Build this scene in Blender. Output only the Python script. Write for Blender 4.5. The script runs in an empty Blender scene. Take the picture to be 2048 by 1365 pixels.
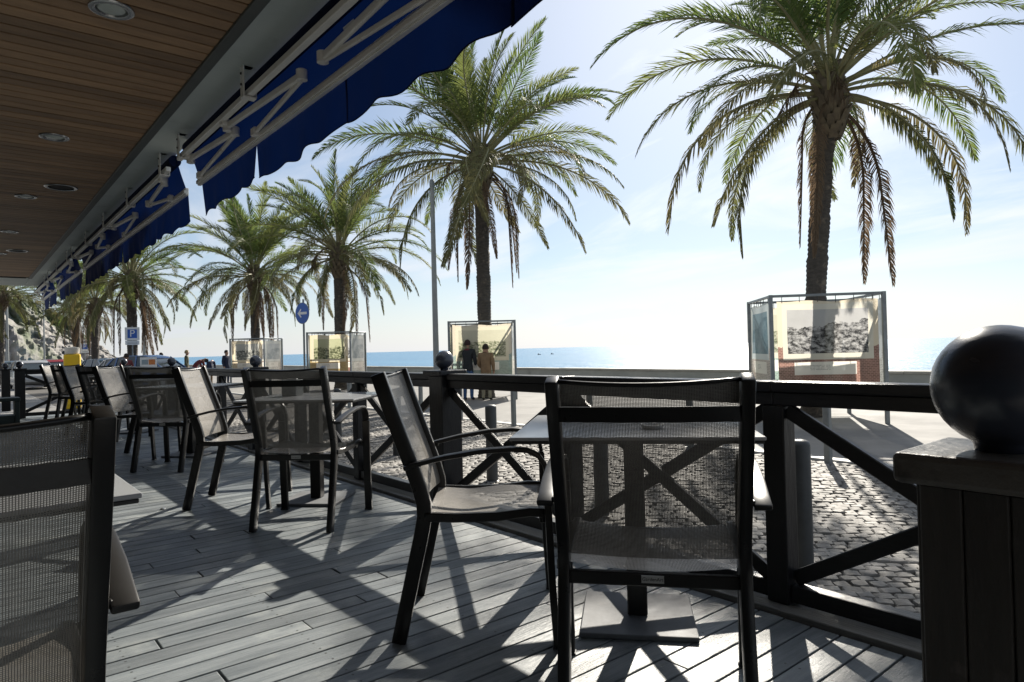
import bpy, bmesh, math, random
from mathutils import Vector, Matrix, noise

R = math.radians
rnd = random.Random(7)
SC = bpy.context.scene
COL = SC.collection

# ------------------------------------------------------------------ camera
cam_d = bpy.data.cameras.new('camera')
cam_d.sensor_width = 36.0
cam_d.lens = 1340 / 2048 * 36
cam_d.clip_start = 0.02
cam_d.clip_end = 40000
cam = bpy.data.objects.new('camera', cam_d)
COL.objects.link(cam)
cam.matrix_world = (Matrix.Translation((0, 0, 1.0)) @ Matrix.Rotation(R(50.5), 4, 'Z')
                    @ Matrix.Rotation(R(90.65), 4, 'X') @ Matrix.Rotation(R(-1.46), 4, 'Z'))
SC.camera = cam

# ------------------------------------------------------------------ light and sky
SUN_EL, SUN_AZ = 30.8, 120.7            # azimuth measured from +X, counter-clockwise
sdir = Vector((math.cos(R(SUN_AZ)) * math.cos(R(SUN_EL)), math.sin(R(SUN_AZ)) * math.cos(R(SUN_EL)), math.sin(R(SUN_EL))))
sun_d = bpy.data.lights.new('sun', 'SUN')
sun_d.energy = 5.0
sun_d.angle = R(0.53)
sun_d.color = (1.0, 0.93, 0.82)
sun = bpy.data.objects.new('sun', sun_d)
COL.objects.link(sun)
sun.rotation_euler = (-sdir).to_track_quat('-Z', 'Y').to_euler()
sun.location = (0, 0, 30)

world = bpy.data.worlds.new('World')
SC.world = world
world.use_nodes = True
wn, wl = world.node_tree.nodes, world.node_tree.links
wn.clear()
w_out = wn.new('ShaderNodeOutputWorld')
w_bg = wn.new('ShaderNodeBackground')
w_bg.inputs['Strength'].default_value = 0.050
sky = wn.new('ShaderNodeTexSky')
sky.sky_type = 'NISHITA'
sky.sun_disc = False
sky.sun_elevation = R(SUN_EL)
sky.sun_rotation = R(90 - SUN_AZ)
sky.air_density = 1.0
sky.dust_density = 0.25
sky.ozone_density = 3.0
tc = wn.new('ShaderNodeTexCoord')
sep = wn.new('ShaderNodeSeparateXYZ')
wl.new(tc.outputs['Generated'], sep.inputs[0])


def wmath(op, a, b=None, clamp=False):
    n = wn.new('ShaderNodeMath')
    n.operation = op
    n.use_clamp = clamp
    for i, x in enumerate((a, b)):
        if x is None:
            continue
        if isinstance(x, (int, float)):
            n.inputs[i].default_value = x
        else:
            wl.new(x, n.inputs[i])
    return n.outputs[0]


den = wmath('ADD', wmath('MAXIMUM', sep.outputs[2], 0.0), 0.16)
cx = wmath('DIVIDE', sep.outputs[0], den)
cy = wmath('DIVIDE', sep.outputs[1], den)
comb = wn.new('ShaderNodeCombineXYZ')
wl.new(cx, comb.inputs[0])
wl.new(cy, comb.inputs[1])


def wnoise(scale, detail, stretch, loc):
    mp = wn.new('ShaderNodeMapping')
    mp.inputs['Rotation'].default_value = (0, 0, R(38))
    mp.inputs['Scale'].default_value = stretch
    mp.inputs['Location'].default_value = loc
    wl.new(comb.outputs[0], mp.inputs[0])
    nt = wn.new('ShaderNodeTexNoise')
    nt.inputs['Scale'].default_value = scale
    nt.inputs['Detail'].default_value = detail
    nt.inputs['Roughness'].default_value = 0.58
    nt.inputs['Distortion'].default_value = 0.5
    wl.new(mp.outputs[0], nt.inputs['Vector'])
    return nt.outputs['Fac']


def wramp(fac, p0, p1, v1):
    r = wn.new('ShaderNodeValToRGB')
    r.color_ramp.elements[0].position = p0
    r.color_ramp.elements[0].color = (0, 0, 0, 1)
    r.color_ramp.elements[1].position = p1
    r.color_ramp.elements[1].color = (v1, v1, v1, 1)
    wl.new(fac, r.inputs[0])
    return r.outputs[0]


m1 = wramp(wnoise(0.75, 9, (0.8, 1.5, 1), (3.1, 1.7, 0)), 0.38, 0.62, 0.88)
m2 = wramp(wnoise(2.6, 7, (0.5, 2.0, 1), (0.4, 5.2, 0)), 0.55, 0.72, 0.65)
vdot = wn.new('ShaderNodeVectorMath')
vdot.operation = 'DOT_PRODUCT'
wl.new(tc.outputs['Generated'], vdot.inputs[0])
vdot.inputs[1].default_value = sdir
haze = wmath('MULTIPLY', wmath('POWER', 2.718, wmath('MULTIPLY', wmath('MAXIMUM', sep.outputs[2], 0.0), -8.5)), 0.85)
veil = wmath('MULTIPLY', wmath('POWER', wmath('MAXIMUM', vdot.outputs['Value'], 0.0), 6.0), 0.55)
msk = wmath('MAXIMUM', wmath('MAXIMUM', m1, m2), wmath('MAXIMUM', haze, veil))
glow = wmath('POWER', wmath('MAXIMUM', vdot.outputs['Value'], 0.0), 5.0)
bright = wmath('ADD', wmath('MULTIPLY', glow, 5.0), 7.6)
cl = wn.new('ShaderNodeCombineXYZ')
wl.new(wmath('MULTIPLY', bright, 0.95), cl.inputs[0])
wl.new(wmath('MULTIPLY', bright, 0.99), cl.inputs[1])
wl.new(wmath('MULTIPLY', bright, 1.06), cl.inputs[2])
mixc = wn.new('ShaderNodeMix')
mixc.data_type = 'RGBA'
wl.new(msk, mixc.inputs['Factor'])
wl.new(sky.outputs[0], mixc.inputs['A'])
wl.new(cl.outputs[0], mixc.inputs['B'])
wl.new(mixc.outputs['Result'], w_bg.inputs['Color'])
wl.new(w_bg.outputs[0], w_out.inputs['Surface'])

SC.view_settings.view_transform = 'Standard'
SC.view_settings.look = 'None'
SC.view_settings.exposure = 1.0
SC.view_settings.gamma = 1.0
SC.view_settings.use_curve_mapping = False
SC.render.engine = 'CYCLES'
SC.cycles.use_denoising = True
SC.cycles.max_bounces = 7
SC.cycles.transparent_max_bounces = 16
SC.cycles.caustics_reflective = False
SC.cycles.caustics_refractive = False
SC.cycles.sample_clamp_indirect = 6


# ------------------------------------------------------------------ helpers
def tag(o, label=None, cat=None, group=None, kind=None):
    if label:
        o['label'] = label
    if cat:
        o['category'] = cat
    if group:
        o['group'] = group
    if kind:
        o['kind'] = kind
    return o


def empty(name, loc=(0, 0, 0), rz=0.0, label=None, cat=None, group=None, kind=None):
    o = bpy.data.objects.new(name, None)
    o.empty_display_size = 0.1
    COL.objects.link(o)
    o.location = loc
    o.rotation_euler = (0, 0, rz)
    return tag(o, label, cat, group, kind)


def link(name, me, parent=None, loc=None, rot=None, scl=None):
    o = bpy.data.objects.new(name, me)
    COL.objects.link(o)
    if parent is not None:
        o.parent = parent
    if loc is not None:
        o.location = loc
    if rot is not None:
        o.rotation_euler = rot
    if scl is not None:
        o.scale = scl
    return o


def copy_tree(o, parent=None):
    c = o.copy()
    COL.objects.link(c)
    c.parent = parent
    for ch in list(o.children):
        copy_tree(ch, c)
    return c


class MB:
    """collects faces; build() makes one mesh object"""
    def __init__(s):
        s.v, s.f, s.m, s.uv, s.cur = [], [], [], [], 0

    def face(s, idx, uv=None):
        s.f.append(tuple(idx))
        s.m.append(s.cur)
        s.uv.append(uv)

    def add(s, vs, fs):
        b = len(s.v)
        s.v += [tuple(x) for x in vs]
        for f in fs:
            s.face([b + i for i in f])
        return s

    def box(s, c, d, rot=None):
        x, y, z = (q / 2 for q in d)
        vs = [Vector((i * x, j * y, k * z)) for i in (-1, 1) for j in (-1, 1) for k in (-1, 1)]
        if rot is not None:
            vs = [rot @ v for v in vs]
        c = Vector(c)
        return s.add([v + c for v in vs], [(0, 1, 3, 2), (4, 6, 7, 5), (0, 4, 5, 1), (2, 3, 7, 6), (0, 2, 6, 4), (1, 5, 7, 3)])

    def bar(s, a, b, w, h, up=(0, 0, 1)):
        a, b, up = Vector(a), Vector(b), Vector(up)
        t = (b - a)
        L = t.length
        t.normalize()
        n = (up - t * up.dot(t))
        if n.length < 1e-6:
            n = Vector((1, 0, 0)) - t * t.x
        n.normalize()
        sd = n.cross(t)
        rot = Matrix((t, sd, n)).transposed()
        return s.box((a + b) / 2, (L, w, h), rot)

    def tube(s, path, rad, n=10, caps=True):
        path = [Vector(p) for p in path]
        k = len(path)
        if isinstance(rad, (int, float)):
            rad = [rad] * k
        b = len(s.v)
        ref = None
        for i, p in enumerate(path):
            t = (path[min(i + 1, k - 1)] - path[max(i - 1, 0)]).normalized()
            if ref is None:
                ref = Vector((0, 0, 1)) if abs(t.z) < 0.9 else Vector((1, 0, 0))
            u = (ref - t * ref.dot(t)).normalized()
            ref = u
            w = t.cross(u)
            for j in range(n):
                a = 2 * math.pi * j / n
                s.v.append(tuple(p + (u * math.cos(a) + w * math.sin(a)) * rad[i]))
        for i in range(k - 1):
            for j in range(n):
                j2 = (j + 1) % n
                s.face((b + i * n + j, b + i * n + j2, b + (i + 1) * n + j2, b + (i + 1) * n + j))
        if caps:
            s.face([b + j for j in range(n)][::-1])
            s.face([b + (k - 1) * n + j for j in range(n)])
        return s

    def lathe(s, prof, n=24, c=(0, 0, 0), caps=True):
        b = len(s.v)
        for (r, z) in prof:
            for j in range(n):
                a = 2 * math.pi * j / n
                s.v.append((c[0] + r * math.cos(a), c[1] + r * math.sin(a), c[2] + z))
        k = len(prof)
        for i in range(k - 1):
            for j in range(n):
                j2 = (j + 1) % n
                s.face((b + i * n + j, b + i * n + j2, b + (i + 1) * n + j2, b + (i + 1) * n + j))
        if caps:
            s.face([b + j for j in range(n)][::-1])
            s.face([b + (k - 1) * n + j for j in range(n)])
        return s

    def sweep(s, path, y, wy, t):
        """flat bar following an x-z path at side offset y (y may be a list)"""
        k = len(path)
        b = len(s.v)
        for i, (x, z) in enumerate(path):
            yy = y[i] if isinstance(y, (list, tuple)) else y
            x0, z0 = path[max(i - 1, 0)]
            x1, z1 = path[min(i + 1, k - 1)]
            tx, tz = x1 - x0, z1 - z0
            L = math.hypot(tx, tz)
            nx, nz = -tz / L, tx / L
            for (p, q) in ((-1, -1), (1, -1), (1, 1), (-1, 1)):
                s.v.append((x + nx * q * t / 2, yy + p * wy / 2, z + nz * q * t / 2))
        for i in range(k - 1):
            for j in range(4):
                j2 = (j + 1) % 4
                s.face((b + i * 4 + j, b + i * 4 + j2, b + (i + 1) * 4 + j2, b + (i + 1) * 4 + j))
        s.face((b + 3, b + 2, b + 1, b))
        e = b + (k - 1) * 4
        s.face((e, e + 1, e + 2, e + 3))
        return s

    def grid(s, nu, nv, fn, uvfn=None):
        b = len(s.v)
        for i in range(nu + 1):
            for j in range(nv + 1):
                s.v.append(tuple(fn(i / nu, j / nv)))
        for i in range(nu):
            for j in range(nv):
                idx = (b + i * (nv + 1) + j, b + (i + 1) * (nv + 1) + j, b + (i + 1) * (nv + 1) + j + 1, b + i * (nv + 1) + j + 1)
                uv = None
                if uvfn:
                    uv = [uvfn(i / nu, j / nv), uvfn((i + 1) / nu, j / nv), uvfn((i + 1) / nu, (j + 1) / nv), uvfn(i / nu, (j + 1) / nv)]
                s.face(idx, uv)
        return s

    def mesh(s, name, mats, smooth=False, bevel=0.0, seg=1, autosmooth=None):
        me = bpy.data.meshes.new(name)
        me.from_pydata(s.v, [], s.f)
        if not isinstance(mats, (list, tuple)):
            mats = [mats]
        for m in mats:
            me.materials.append(m)
        me.polygons.foreach_set('material_index', s.m)
        if any(u is not None for u in s.uv):
            ul = me.uv_layers.new(name='UVMap')
            for p, u in zip(me.polygons, s.uv):
                if u:
                    for li, q in zip(p.loop_indices, u):
                        ul.data[li].uv = q
        bm = bmesh.new()
        bm.from_mesh(me)
        if bevel > 0:
            bmesh.ops.remove_doubles(bm, verts=bm.verts, dist=1e-6)
            es = [e for e in bm.edges if len(e.link_faces) == 2 and e.calc_face_angle(0) > 0.6]
            bmesh.ops.bevel(bm, geom=es, offset=bevel, segments=seg, affect='EDGES', profile=0.5, clamp_overlap=True)
        bmesh.ops.recalc_face_normals(bm, faces=bm.faces)
        bm.to_mesh(me)
        bm.free()
        if smooth:
            me.polygons.foreach_set('use_smooth', [True] * len(me.polygons))
        if autosmooth:
            me.polygons.foreach_set('use_smooth', [True] * len(me.polygons))
            me.set_sharp_from_angle(angle=R(autosmooth))
        me.update()
        return me

    def build(s, name, mats, parent=None, loc=None, rot=None, **kw):
        return link(name, s.mesh(name, mats, **kw), parent, loc, rot)


def text_mesh(txt, size, mat, depth=0.0):
    cu = bpy.data.curves.new('txt', 'FONT')
    cu.body = txt
    cu.size = size
    cu.align_x = 'CENTER'
    cu.align_y = 'CENTER'
    cu.extrude = depth
    o = bpy.data.objects.new('txt', cu)
    COL.objects.link(o)
    dg = bpy.context.evaluated_depsgraph_get()
    me = bpy.data.meshes.new_from_object(o.evaluated_get(dg))
    bpy.data.objects.remove(o)
    bpy.data.curves.remove(cu)
    me.materials.clear()
    me.materials.append(mat)
    return me


# ------------------------------------------------------------------ materials
def newmat(name):
    m = bpy.data.materials.new(name)
    m.use_nodes = True
    nt = m.node_tree
    nt.nodes.clear()
    out = nt.nodes.new('ShaderNodeOutputMaterial')
    return m, nt.nodes, nt.links, out


def rgba(c):
    return (c[0], c[1], c[2], 1)


def mat(name, c1, c2=None, scale=4.0, stretch=(1, 1, 1), rough=0.5, rvar=0.0, bump=0.0, bscale=40.0, bstretch=None,
        metal=0.0, spec=0.5, rand=0.0, c3=None, s3=1.5, p3=(0.55, 0.7), world=False, coat=0.0, detail=6):
    m, N, L, out = newmat(name)
    b = N.new('ShaderNodeBsdfPrincipled')
    L.new(b.outputs[0], out.inputs[0])
    b.inputs['Roughness'].default_value = rough
    b.inputs['Metallic'].default_value = metal
    b.inputs['Specular IOR Level'].default_value = spec
    b.inputs['Coat Weight'].default_value = coat
    if c2 is None:
        c2 = tuple(x * 0.8 for x in c1)
    if world:
        g = N.new('ShaderNodeNewGeometry')
        co = g.outputs['Position']
    else:
        t = N.new('ShaderNodeTexCoord')
        co = t.outputs['Object']
    oi = None
    if rand > 0:
        oi = N.new('ShaderNodeObjectInfo')
        sc = N.new('ShaderNodeVectorMath')
        sc.operation = 'SCALE'
        sc.inputs[0].default_value = (31.0, 57.0, 17.0)
        L.new(oi.outputs['Random'], sc.inputs['Scale'])
        ad = N.new('ShaderNodeVectorMath')
        L.new(co, ad.inputs[0])
        L.new(sc.outputs[0], ad.inputs[1])
        co = ad.outputs[0]

    def nz(scl, st, det):
        mp = N.new('ShaderNodeMapping')
        mp.inputs['Scale'].default_value = st
        L.new(co, mp.inputs[0])
        q = N.new('ShaderNodeTexNoise')
        q.inputs['Scale'].default_value = scl
        q.inputs['Detail'].default_value = det
        q.inputs['Roughness'].default_value = 0.6
        L.new(mp.outputs[0], q.inputs['Vector'])
        return q.outputs['Fac']

    f = nz(scale, stretch, detail)
    rp = N.new('ShaderNodeValToRGB')
    rp.color_ramp.elements[0].position = 0.32
    rp.color_ramp.elements[1].position = 0.68
    rp.color_ramp.elements[0].color = rgba(c1)
    rp.color_ramp.elements[1].color = rgba(c2)
    L.new(f, rp.inputs[0])
    colr = rp.outputs[0]
    if c3 is not None:
        f3 = nz(s3, (1, 1, 1), 5)
        r3 = N.new('ShaderNodeValToRGB')
        r3.color_ramp.elements[0].position = p3[0]
        r3.color_ramp.elements[1].position = p3[1]
        L.new(f3, r3.inputs[0])
        mx = N.new('ShaderNodeMix')
        mx.data_type = 'RGBA'
        L.new(r3.outputs[0], mx.inputs['Factor'])
        L.new(colr, mx.inputs['A'])
        mx.inputs['B'].default_value = rgba(c3)
        colr = mx.outputs['Result']
    if rand > 0:
        mr = N.new('ShaderNodeMapRange')
        mr.inputs['To Min'].default_value = 1 - rand
        mr.inputs['To Max'].default_value = 1 + rand
        L.new(oi.outputs['Random'], mr.inputs['Value'])
        hs = N.new('ShaderNodeHueSaturation')
        L.new(mr.outputs[0], hs.inputs['Value'])
        L.new(colr, hs.inputs['Color'])
        colr = hs.outputs[0]
    L.new(colr, b.inputs['Base Color'])
    if rvar > 0:
        mr = N.new('ShaderNodeMapRange')
        mr.inputs['To Min'].default_value = max(0.02, rough - rvar)
        mr.inputs['To Max'].default_value = min(1, rough + rvar)
        L.new(f, mr.inputs['Value'])
        L.new(mr.outputs[0], b.inputs['Roughness'])
    if bump > 0:
        bf = nz(bscale, bstretch or stretch, 6)
        bp = N.new('ShaderNodeBump')
        bp.inputs['Strength'].default_value = min(1.0, bump)
        bp.inputs['Distance'].default_value = 0.01
        L.new(bf, bp.inputs['Height'])
        L.new(bp.outputs[0], b.inputs['Normal'])
    return m


M = {}
M['deck'] = mat('deck_wood', (0.212, 0.232, 0.240), (0.098, 0.115, 0.125), 7, (3.0, 0.35, 3), rough=0.44, rvar=0.14, bump=0.4,
                bscale=26, bstretch=(6, 0.5, 6), rand=0.22, c3=(0.29, 0.31, 0.305), s3=3.2, p3=(0.55, 0.72))


def add_screws(m):
    N, L = m.node_tree.nodes, m.node_tree.links
    b = next(n for n in N if n.type == 'BSDF_PRINCIPLED')
    src = b.inputs['Base Color'].links[0].from_socket
    g, t = N.new('ShaderNodeNewGeometry'), N.new('ShaderNodeTexCoord')
    sg, st = N.new('ShaderNodeSeparateXYZ'), N.new('ShaderNodeSeparateXYZ')
    L.new(g.outputs['Position'], sg.inputs[0])
    L.new(t.outputs['Object'], st.inputs[0])

    def f(op, a, c):
        n = N.new('ShaderNodeMath')
        n.operation = op
        for i, x in enumerate((a, c)):
            if x is None:
                continue
            if isinstance(x, (int, float)):
                n.inputs[i].default_value = x
            else:
                L.new(x, n.inputs[i])
        return n.outputs[0]
    dy = f('SUBTRACT', f('PINGPONG', f('ADD', sg.outputs[1], 0.11), 0.26), 0.0)
    dx = f('SUBTRACT', f('ABSOLUTE', st.outputs[0], None), 0.027)
    d2 = f('ADD', f('MULTIPLY', dx, dx), f('MULTIPLY', dy, dy))
    k = f('LESS_THAN', d2, 0.0042 ** 2)
    mx = N.new('ShaderNodeMix')
    mx.data_type = 'RGBA'
    L.new(k, mx.inputs['Factor'])
    L.new(src, mx.inputs['A'])
    mx.inputs['B'].default_value = (0.03, 0.03, 0.03, 1)
    L.new(mx.outputs['Result'], b.inputs['Base Color'])


add_screws(M['deck'])
M['deck_under'] = mat('deck_shadow_gap', (0.02, 0.018, 0.016))
M['edge'] = mat('edge_board', (0.20, 0.195, 0.185), (0.12, 0.118, 0.112), 5, (0.4, 3, 3), rough=0.32, rvar=0.1, bump=0.3, bscale=20, bstretch=(0.5, 6, 6), rand=0.1)
M['ceil'] = mat('ceiling_wood', (0.34, 0.21, 0.112), (0.22, 0.135, 0.075), 6, (3, 0.5, 3), rough=0.55, bump=0.15, bscale=20, bstretch=(6, 0.5, 6), rand=0.30)
M['soffit'] = mat('soffit_paint', (0.52, 0.57, 0.55), (0.42, 0.47, 0.46), 1.6, rough=0.55, bump=0.08, bscale=14, c3=(0.34, 0.38, 0.37), s3=2.5, p3=(0.62, 0.75))
M['trim'] = mat('soffit_trim', (0.085, 0.095, 0.088), (0.06, 0.068, 0.062), 3, rough=0.5)
M['fence'] = mat('dark_stained_timber', (0.017, 0.017, 0.019), (0.010, 0.010, 0.011), 6, (2, 2, 0.5), rough=0.36, rvar=0.10, bump=0.22, bscale=24, spec=0.35, c3=(0.026, 0.024, 0.023), s3=5, p3=(0.58, 0.8))
M['fence_x'] = mat('dark_stained_rail', (0.017, 0.017, 0.019), (0.010, 0.010, 0.011), 6, (0.4, 3, 3), rough=0.34, rvar=0.10, bump=0.2, bscale=24, bstretch=(0.5, 4, 4), spec=0.35, c3=(0.026, 0.024, 0.023), s3=5, p3=(0.58, 0.8))
M['boards'] = mat('weathered_post_board', (0.066, 0.059, 0.052), (0.036, 0.032, 0.029), 8, (3, 3, 0.35), rough=0.45, rvar=0.12, bump=0.35, bscale=30, bstretch=(5, 5, 0.5), rand=0.12, c3=(0.10, 0.09, 0.08), s3=14, p3=(0.62, 0.75))
M['capstone'] = mat('worn_post_cap', (0.15, 0.14, 0.125), (0.09, 0.083, 0.075), 9, rough=0.42, rvar=0.12, bump=0.3, bscale=40, c3=(0.05, 0.046, 0.042), s3=16, p3=(0.6, 0.72))
M['ball'] = mat('ball_paint', (0.036, 0.044, 0.066), (0.050, 0.058, 0.080), 5, (1, 1, 3), spec=0.7, rough=0.26, rvar=0.06, bump=0.03, bscale=60, c3=(0.035, 0.036, 0.04), s3=9, p3=(0.6, 0.75))
M['frame'] = mat('chair_frame', (0.013, 0.0125, 0.012), (0.009, 0.0088, 0.0085), 20, spec=0.4, rough=0.30, rvar=0.08, bump=0.05, bscale=90)
M['arm'] = mat('arm_top_lit', (0.022, 0.021, 0.020), (0.016, 0.0155, 0.015), 14, spec=0.35, rough=0.38, rvar=0.08)  # frame colour made lighter: light on the arm tops put into the colour
M['plate'] = mat('base_steel', (0.15, 0.16, 0.17), (0.10, 0.105, 0.11), 6, rough=0.62, rvar=0.12, metal=0.0, spec=0.35, bump=0.05, bscale=60, c3=(0.14, 0.14, 0.14), s3=7, p3=(0.6, 0.75))
M['ttop'] = mat('table_laminate', (0.36, 0.37, 0.385), (0.31, 0.32, 0.335), 3, rough=0.20, rvar=0.06)
M['tedge'] = mat('table_edge', (0.02, 0.02, 0.02), rough=0.5)
M['tagm'] = mat('tag_metal', (0.55, 0.55, 0.53), (0.45, 0.45, 0.44), 30, rough=0.4, metal=0.4)
M['ink'] = mat('ink', (0.03, 0.03, 0.03), rough=0.6)
M['white'] = mat('white_paint', (0.75, 0.75, 0.73), (0.68, 0.68, 0.66), 6, rough=0.45)
M['galv'] = mat('galvanised_steel', (0.24, 0.26, 0.26), (0.17, 0.185, 0.19), 6, rough=0.45, metal=0.35, rvar=0.1)
M['pole'] = mat('pole_paint', (0.30, 0.31, 0.30), (0.22, 0.23, 0.225), 2, rough=0.5)
M['boll'] = mat('bollard_iron', (0.055, 0.06, 0.062), (0.035, 0.038, 0.04), 7, rough=0.5, rvar=0.12, bump=0.1, bscale=40, c3=(0.11, 0.11, 0.105), s3=6, p3=(0.6, 0.8))
M['alu'] = mat('awning_arm_paint', (0.82, 0.81, 0.77), (0.70, 0.69, 0.65), 5, rough=0.40, c3=(0.30, 0.22, 0.15), s3=9, p3=(0.64, 0.74))
M['sett'] = mat('granite_sett', (0.20, 0.187, 0.165), (0.115, 0.108, 0.097), 8, rough=0.75, rvar=0.15, bump=0.5, bscale=45, world=True, c3=(0.27, 0.25, 0.225), s3=3, p3=(0.5, 0.72))
M['mortar'] = mat('sett_joint', (0.09, 0.082, 0.072), (0.06, 0.056, 0.05), 6, rough=0.9, bump=0.3, bscale=60, world=True)
M['prom'] = mat('pale_paving', (0.26, 0.253, 0.24), (0.20, 0.196, 0.187), 1.2, spec=0.2, rough=0.8, rvar=0.1, bump=0.25, bscale=22, world=True, c3=(0.18, 0.175, 0.167), s3=0.45, p3=(0.52, 0.72))
M['kerb'] = mat('kerb_stone', (0.50, 0.49, 0.46), (0.38, 0.375, 0.35), 6, rough=0.6, bump=0.2, bscale=30, rand=0.1)
M['wall'] = mat('sea_wall_render', (0.46, 0.46, 0.41), (0.36, 0.365, 0.33), 1.3, rough=0.8, bump=0.2, bscale=14, c3=(0.24, 0.235, 0.20), s3=1.0, p3=(0.6, 0.74))
M['cope'] = mat('sea_wall_coping', (0.44, 0.42, 0.36), (0.33, 0.315, 0.27), 3, rough=0.7, bump=0.2, bscale=20, rand=0.12)
M['trunk'] = mat('palm_trunk', (0.095, 0.082, 0.068), (0.045, 0.039, 0.033), 9, (1, 1, 2.5), rough=0.85, bump=0.8, bscale=28, c3=(0.17, 0.14, 0.105), s3=5, p3=(0.58, 0.7))
M['boot'] = mat('palm_boot', (0.17, 0.135, 0.085), (0.085, 0.066, 0.045), 7, rough=0.8, bump=0.6, bscale=24)
M['rubber'] = mat('tyre', (0.02, 0.02, 0.02), rough=0.8)
M['rim'] = mat('rim', (0.4, 0.4, 0.41), metal=0.8, rough=0.35)
M['glass'] = mat('car_glass', (0.03, 0.045, 0.05), (0.02, 0.03, 0.035), rough=0.06, spec=0.8)
M['yellow'] = mat('yellow_plastic', (0.78, 0.50, 0.012), (0.66, 0.42, 0.012), 4, rough=0.45)
M['beige'] = mat('beige_lid', (0.52, 0.48, 0.41), (0.44, 0.41, 0.35), 6, rough=0.6)
M['blue_sign'] = mat('sign_blue', (0.012, 0.10, 0.42), (0.012, 0.09, 0.38), 4, rough=0.4)
M['skin'] = mat('skin', (0.42, 0.25, 0.17), (0.38, 0.22, 0.15), 12, rough=0.55)
M['chrome'] = mat('lamp_ring', (0.55, 0.56, 0.56), rough=0.25, metal=0.8)
M['lens'] = mat('lamp_lens', (0.50, 0.55, 0.53), (0.42, 0.47, 0.45), 20, rough=0.25)
M['black'] = mat('black_void', (0.008, 0.008, 0.008), rough=0.7)
M['green_wood'] = mat('dark_green_timber', (0.02, 0.035, 0.032), (0.014, 0.025, 0.023), 6, rough=0.5)


def cloth(name, c, cn, tr, rough=0.8):
    m, N, L, out = newmat(name)
    t = N.new('ShaderNodeTexCoord')
    n = N.new('ShaderNodeTexNoise')
    n.inputs['Scale'].default_value = 3
    n.inputs['Detail'].default_value = 6
    L.new(t.outputs['Object'], n.inputs['Vector'])
    mx = N.new('ShaderNodeMix')
    mx.data_type = 'RGBA'
    L.new(n.outputs['Fac'], mx.inputs['Factor'])
    mx.inputs['A'].default_value = rgba(c)
    mx.inputs['B'].default_value = rgba(cn)
    b = N.new('ShaderNodeBsdfPrincipled')
    b.inputs['Roughness'].default_value = rough
    b.inputs['Specular IOR Level'].default_value = 0.2
    L.new(mx.outputs['Result'], b.inputs['Base Color'])
    tl = N.new('ShaderNodeBsdfTranslucent')
    L.new(mx.outputs['Result'], tl.inputs['Color'])
    ms = N.new('ShaderNodeMixShader')
    ms.inputs[0].default_value = tr
    L.new(b.outputs[0], ms.inputs[1])
    L.new(tl.outputs[0], ms.inputs[2])
    L.new(ms.outputs[0], out.inputs[0])
    return m


M['awning'] = cloth('awning_cloth', (0.0020, 0.0100, 0.056), (0.0013, 0.0065, 0.036), 0.22)


def sling_mat():
    m, N, L, out = newmat('sling_mesh')
    t = N.new('ShaderNodeTexCoord')
    sp = N.new('ShaderNodeSeparateXYZ')
    L.new(t.outputs['UV'], sp.inputs[0])

    def tri(o, per):
        a = N.new('ShaderNodeMath')
        a.operation = 'MULTIPLY'
        a.inputs[1].default_value = 2 * math.pi / per
        L.new(o, a.inputs[0])
        b = N.new('ShaderNodeMath')
        b.operation = 'SINE'
        L.new(a.outputs[0], b.inputs[0])
        return b.outputs[0]
    su, sv = tri(sp.outputs[0], 0.0036), tri(sp.outputs[1], 0.0036)
    mxx = N.new('ShaderNodeMath')
    mxx.operation = 'MINIMUM'
    L.new(su, mxx.inputs[0])
    L.new(sv, mxx.inputs[1])
    hole = N.new('ShaderNodeMapRange')
    hole.inputs['From Min'].default_value = -0.45
    hole.inputs['From Max'].default_value = 0.15
    hole.inputs['To Min'].default_value = 0.04
    hole.inputs['To Max'].default_value = 0.62
    L.new(mxx.outputs[0], hole.inputs['Value'])
    nz = N.new('ShaderNodeTexNoise')
    nz.inputs['Scale'].default_value = 40
    L.new(t.outputs['UV'], nz.inputs['Vector'])
    rp = N.new('ShaderNodeValToRGB')
    rp.color_ramp.elements[0].color = (0.15, 0.138, 0.12, 1)
    rp.color_ramp.elements[1].color = (0.26, 0.242, 0.215, 1)
    L.new(nz.outputs['Fac'], rp.inputs[0])
    b = N.new('ShaderNodeBsdfPrincipled')
    b.inputs['Roughness'].default_value = 0.42
    b.inputs['Specular IOR Level'].default_value = 0.5
    L.new(rp.outputs[0], b.inputs['Base Color'])
    tr = N.new('ShaderNodeBsdfTransparent')
    ms = N.new('ShaderNodeMixShader')
    L.new(hole.outputs[0], ms.inputs[0])
    L.new(b.outputs[0], ms.inputs[1])
    L.new(tr.outputs[0], ms.inputs[2])
    L.new(ms.outputs[0], out.inputs[0])
    return m


M['sling'] = sling_mat()


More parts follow.
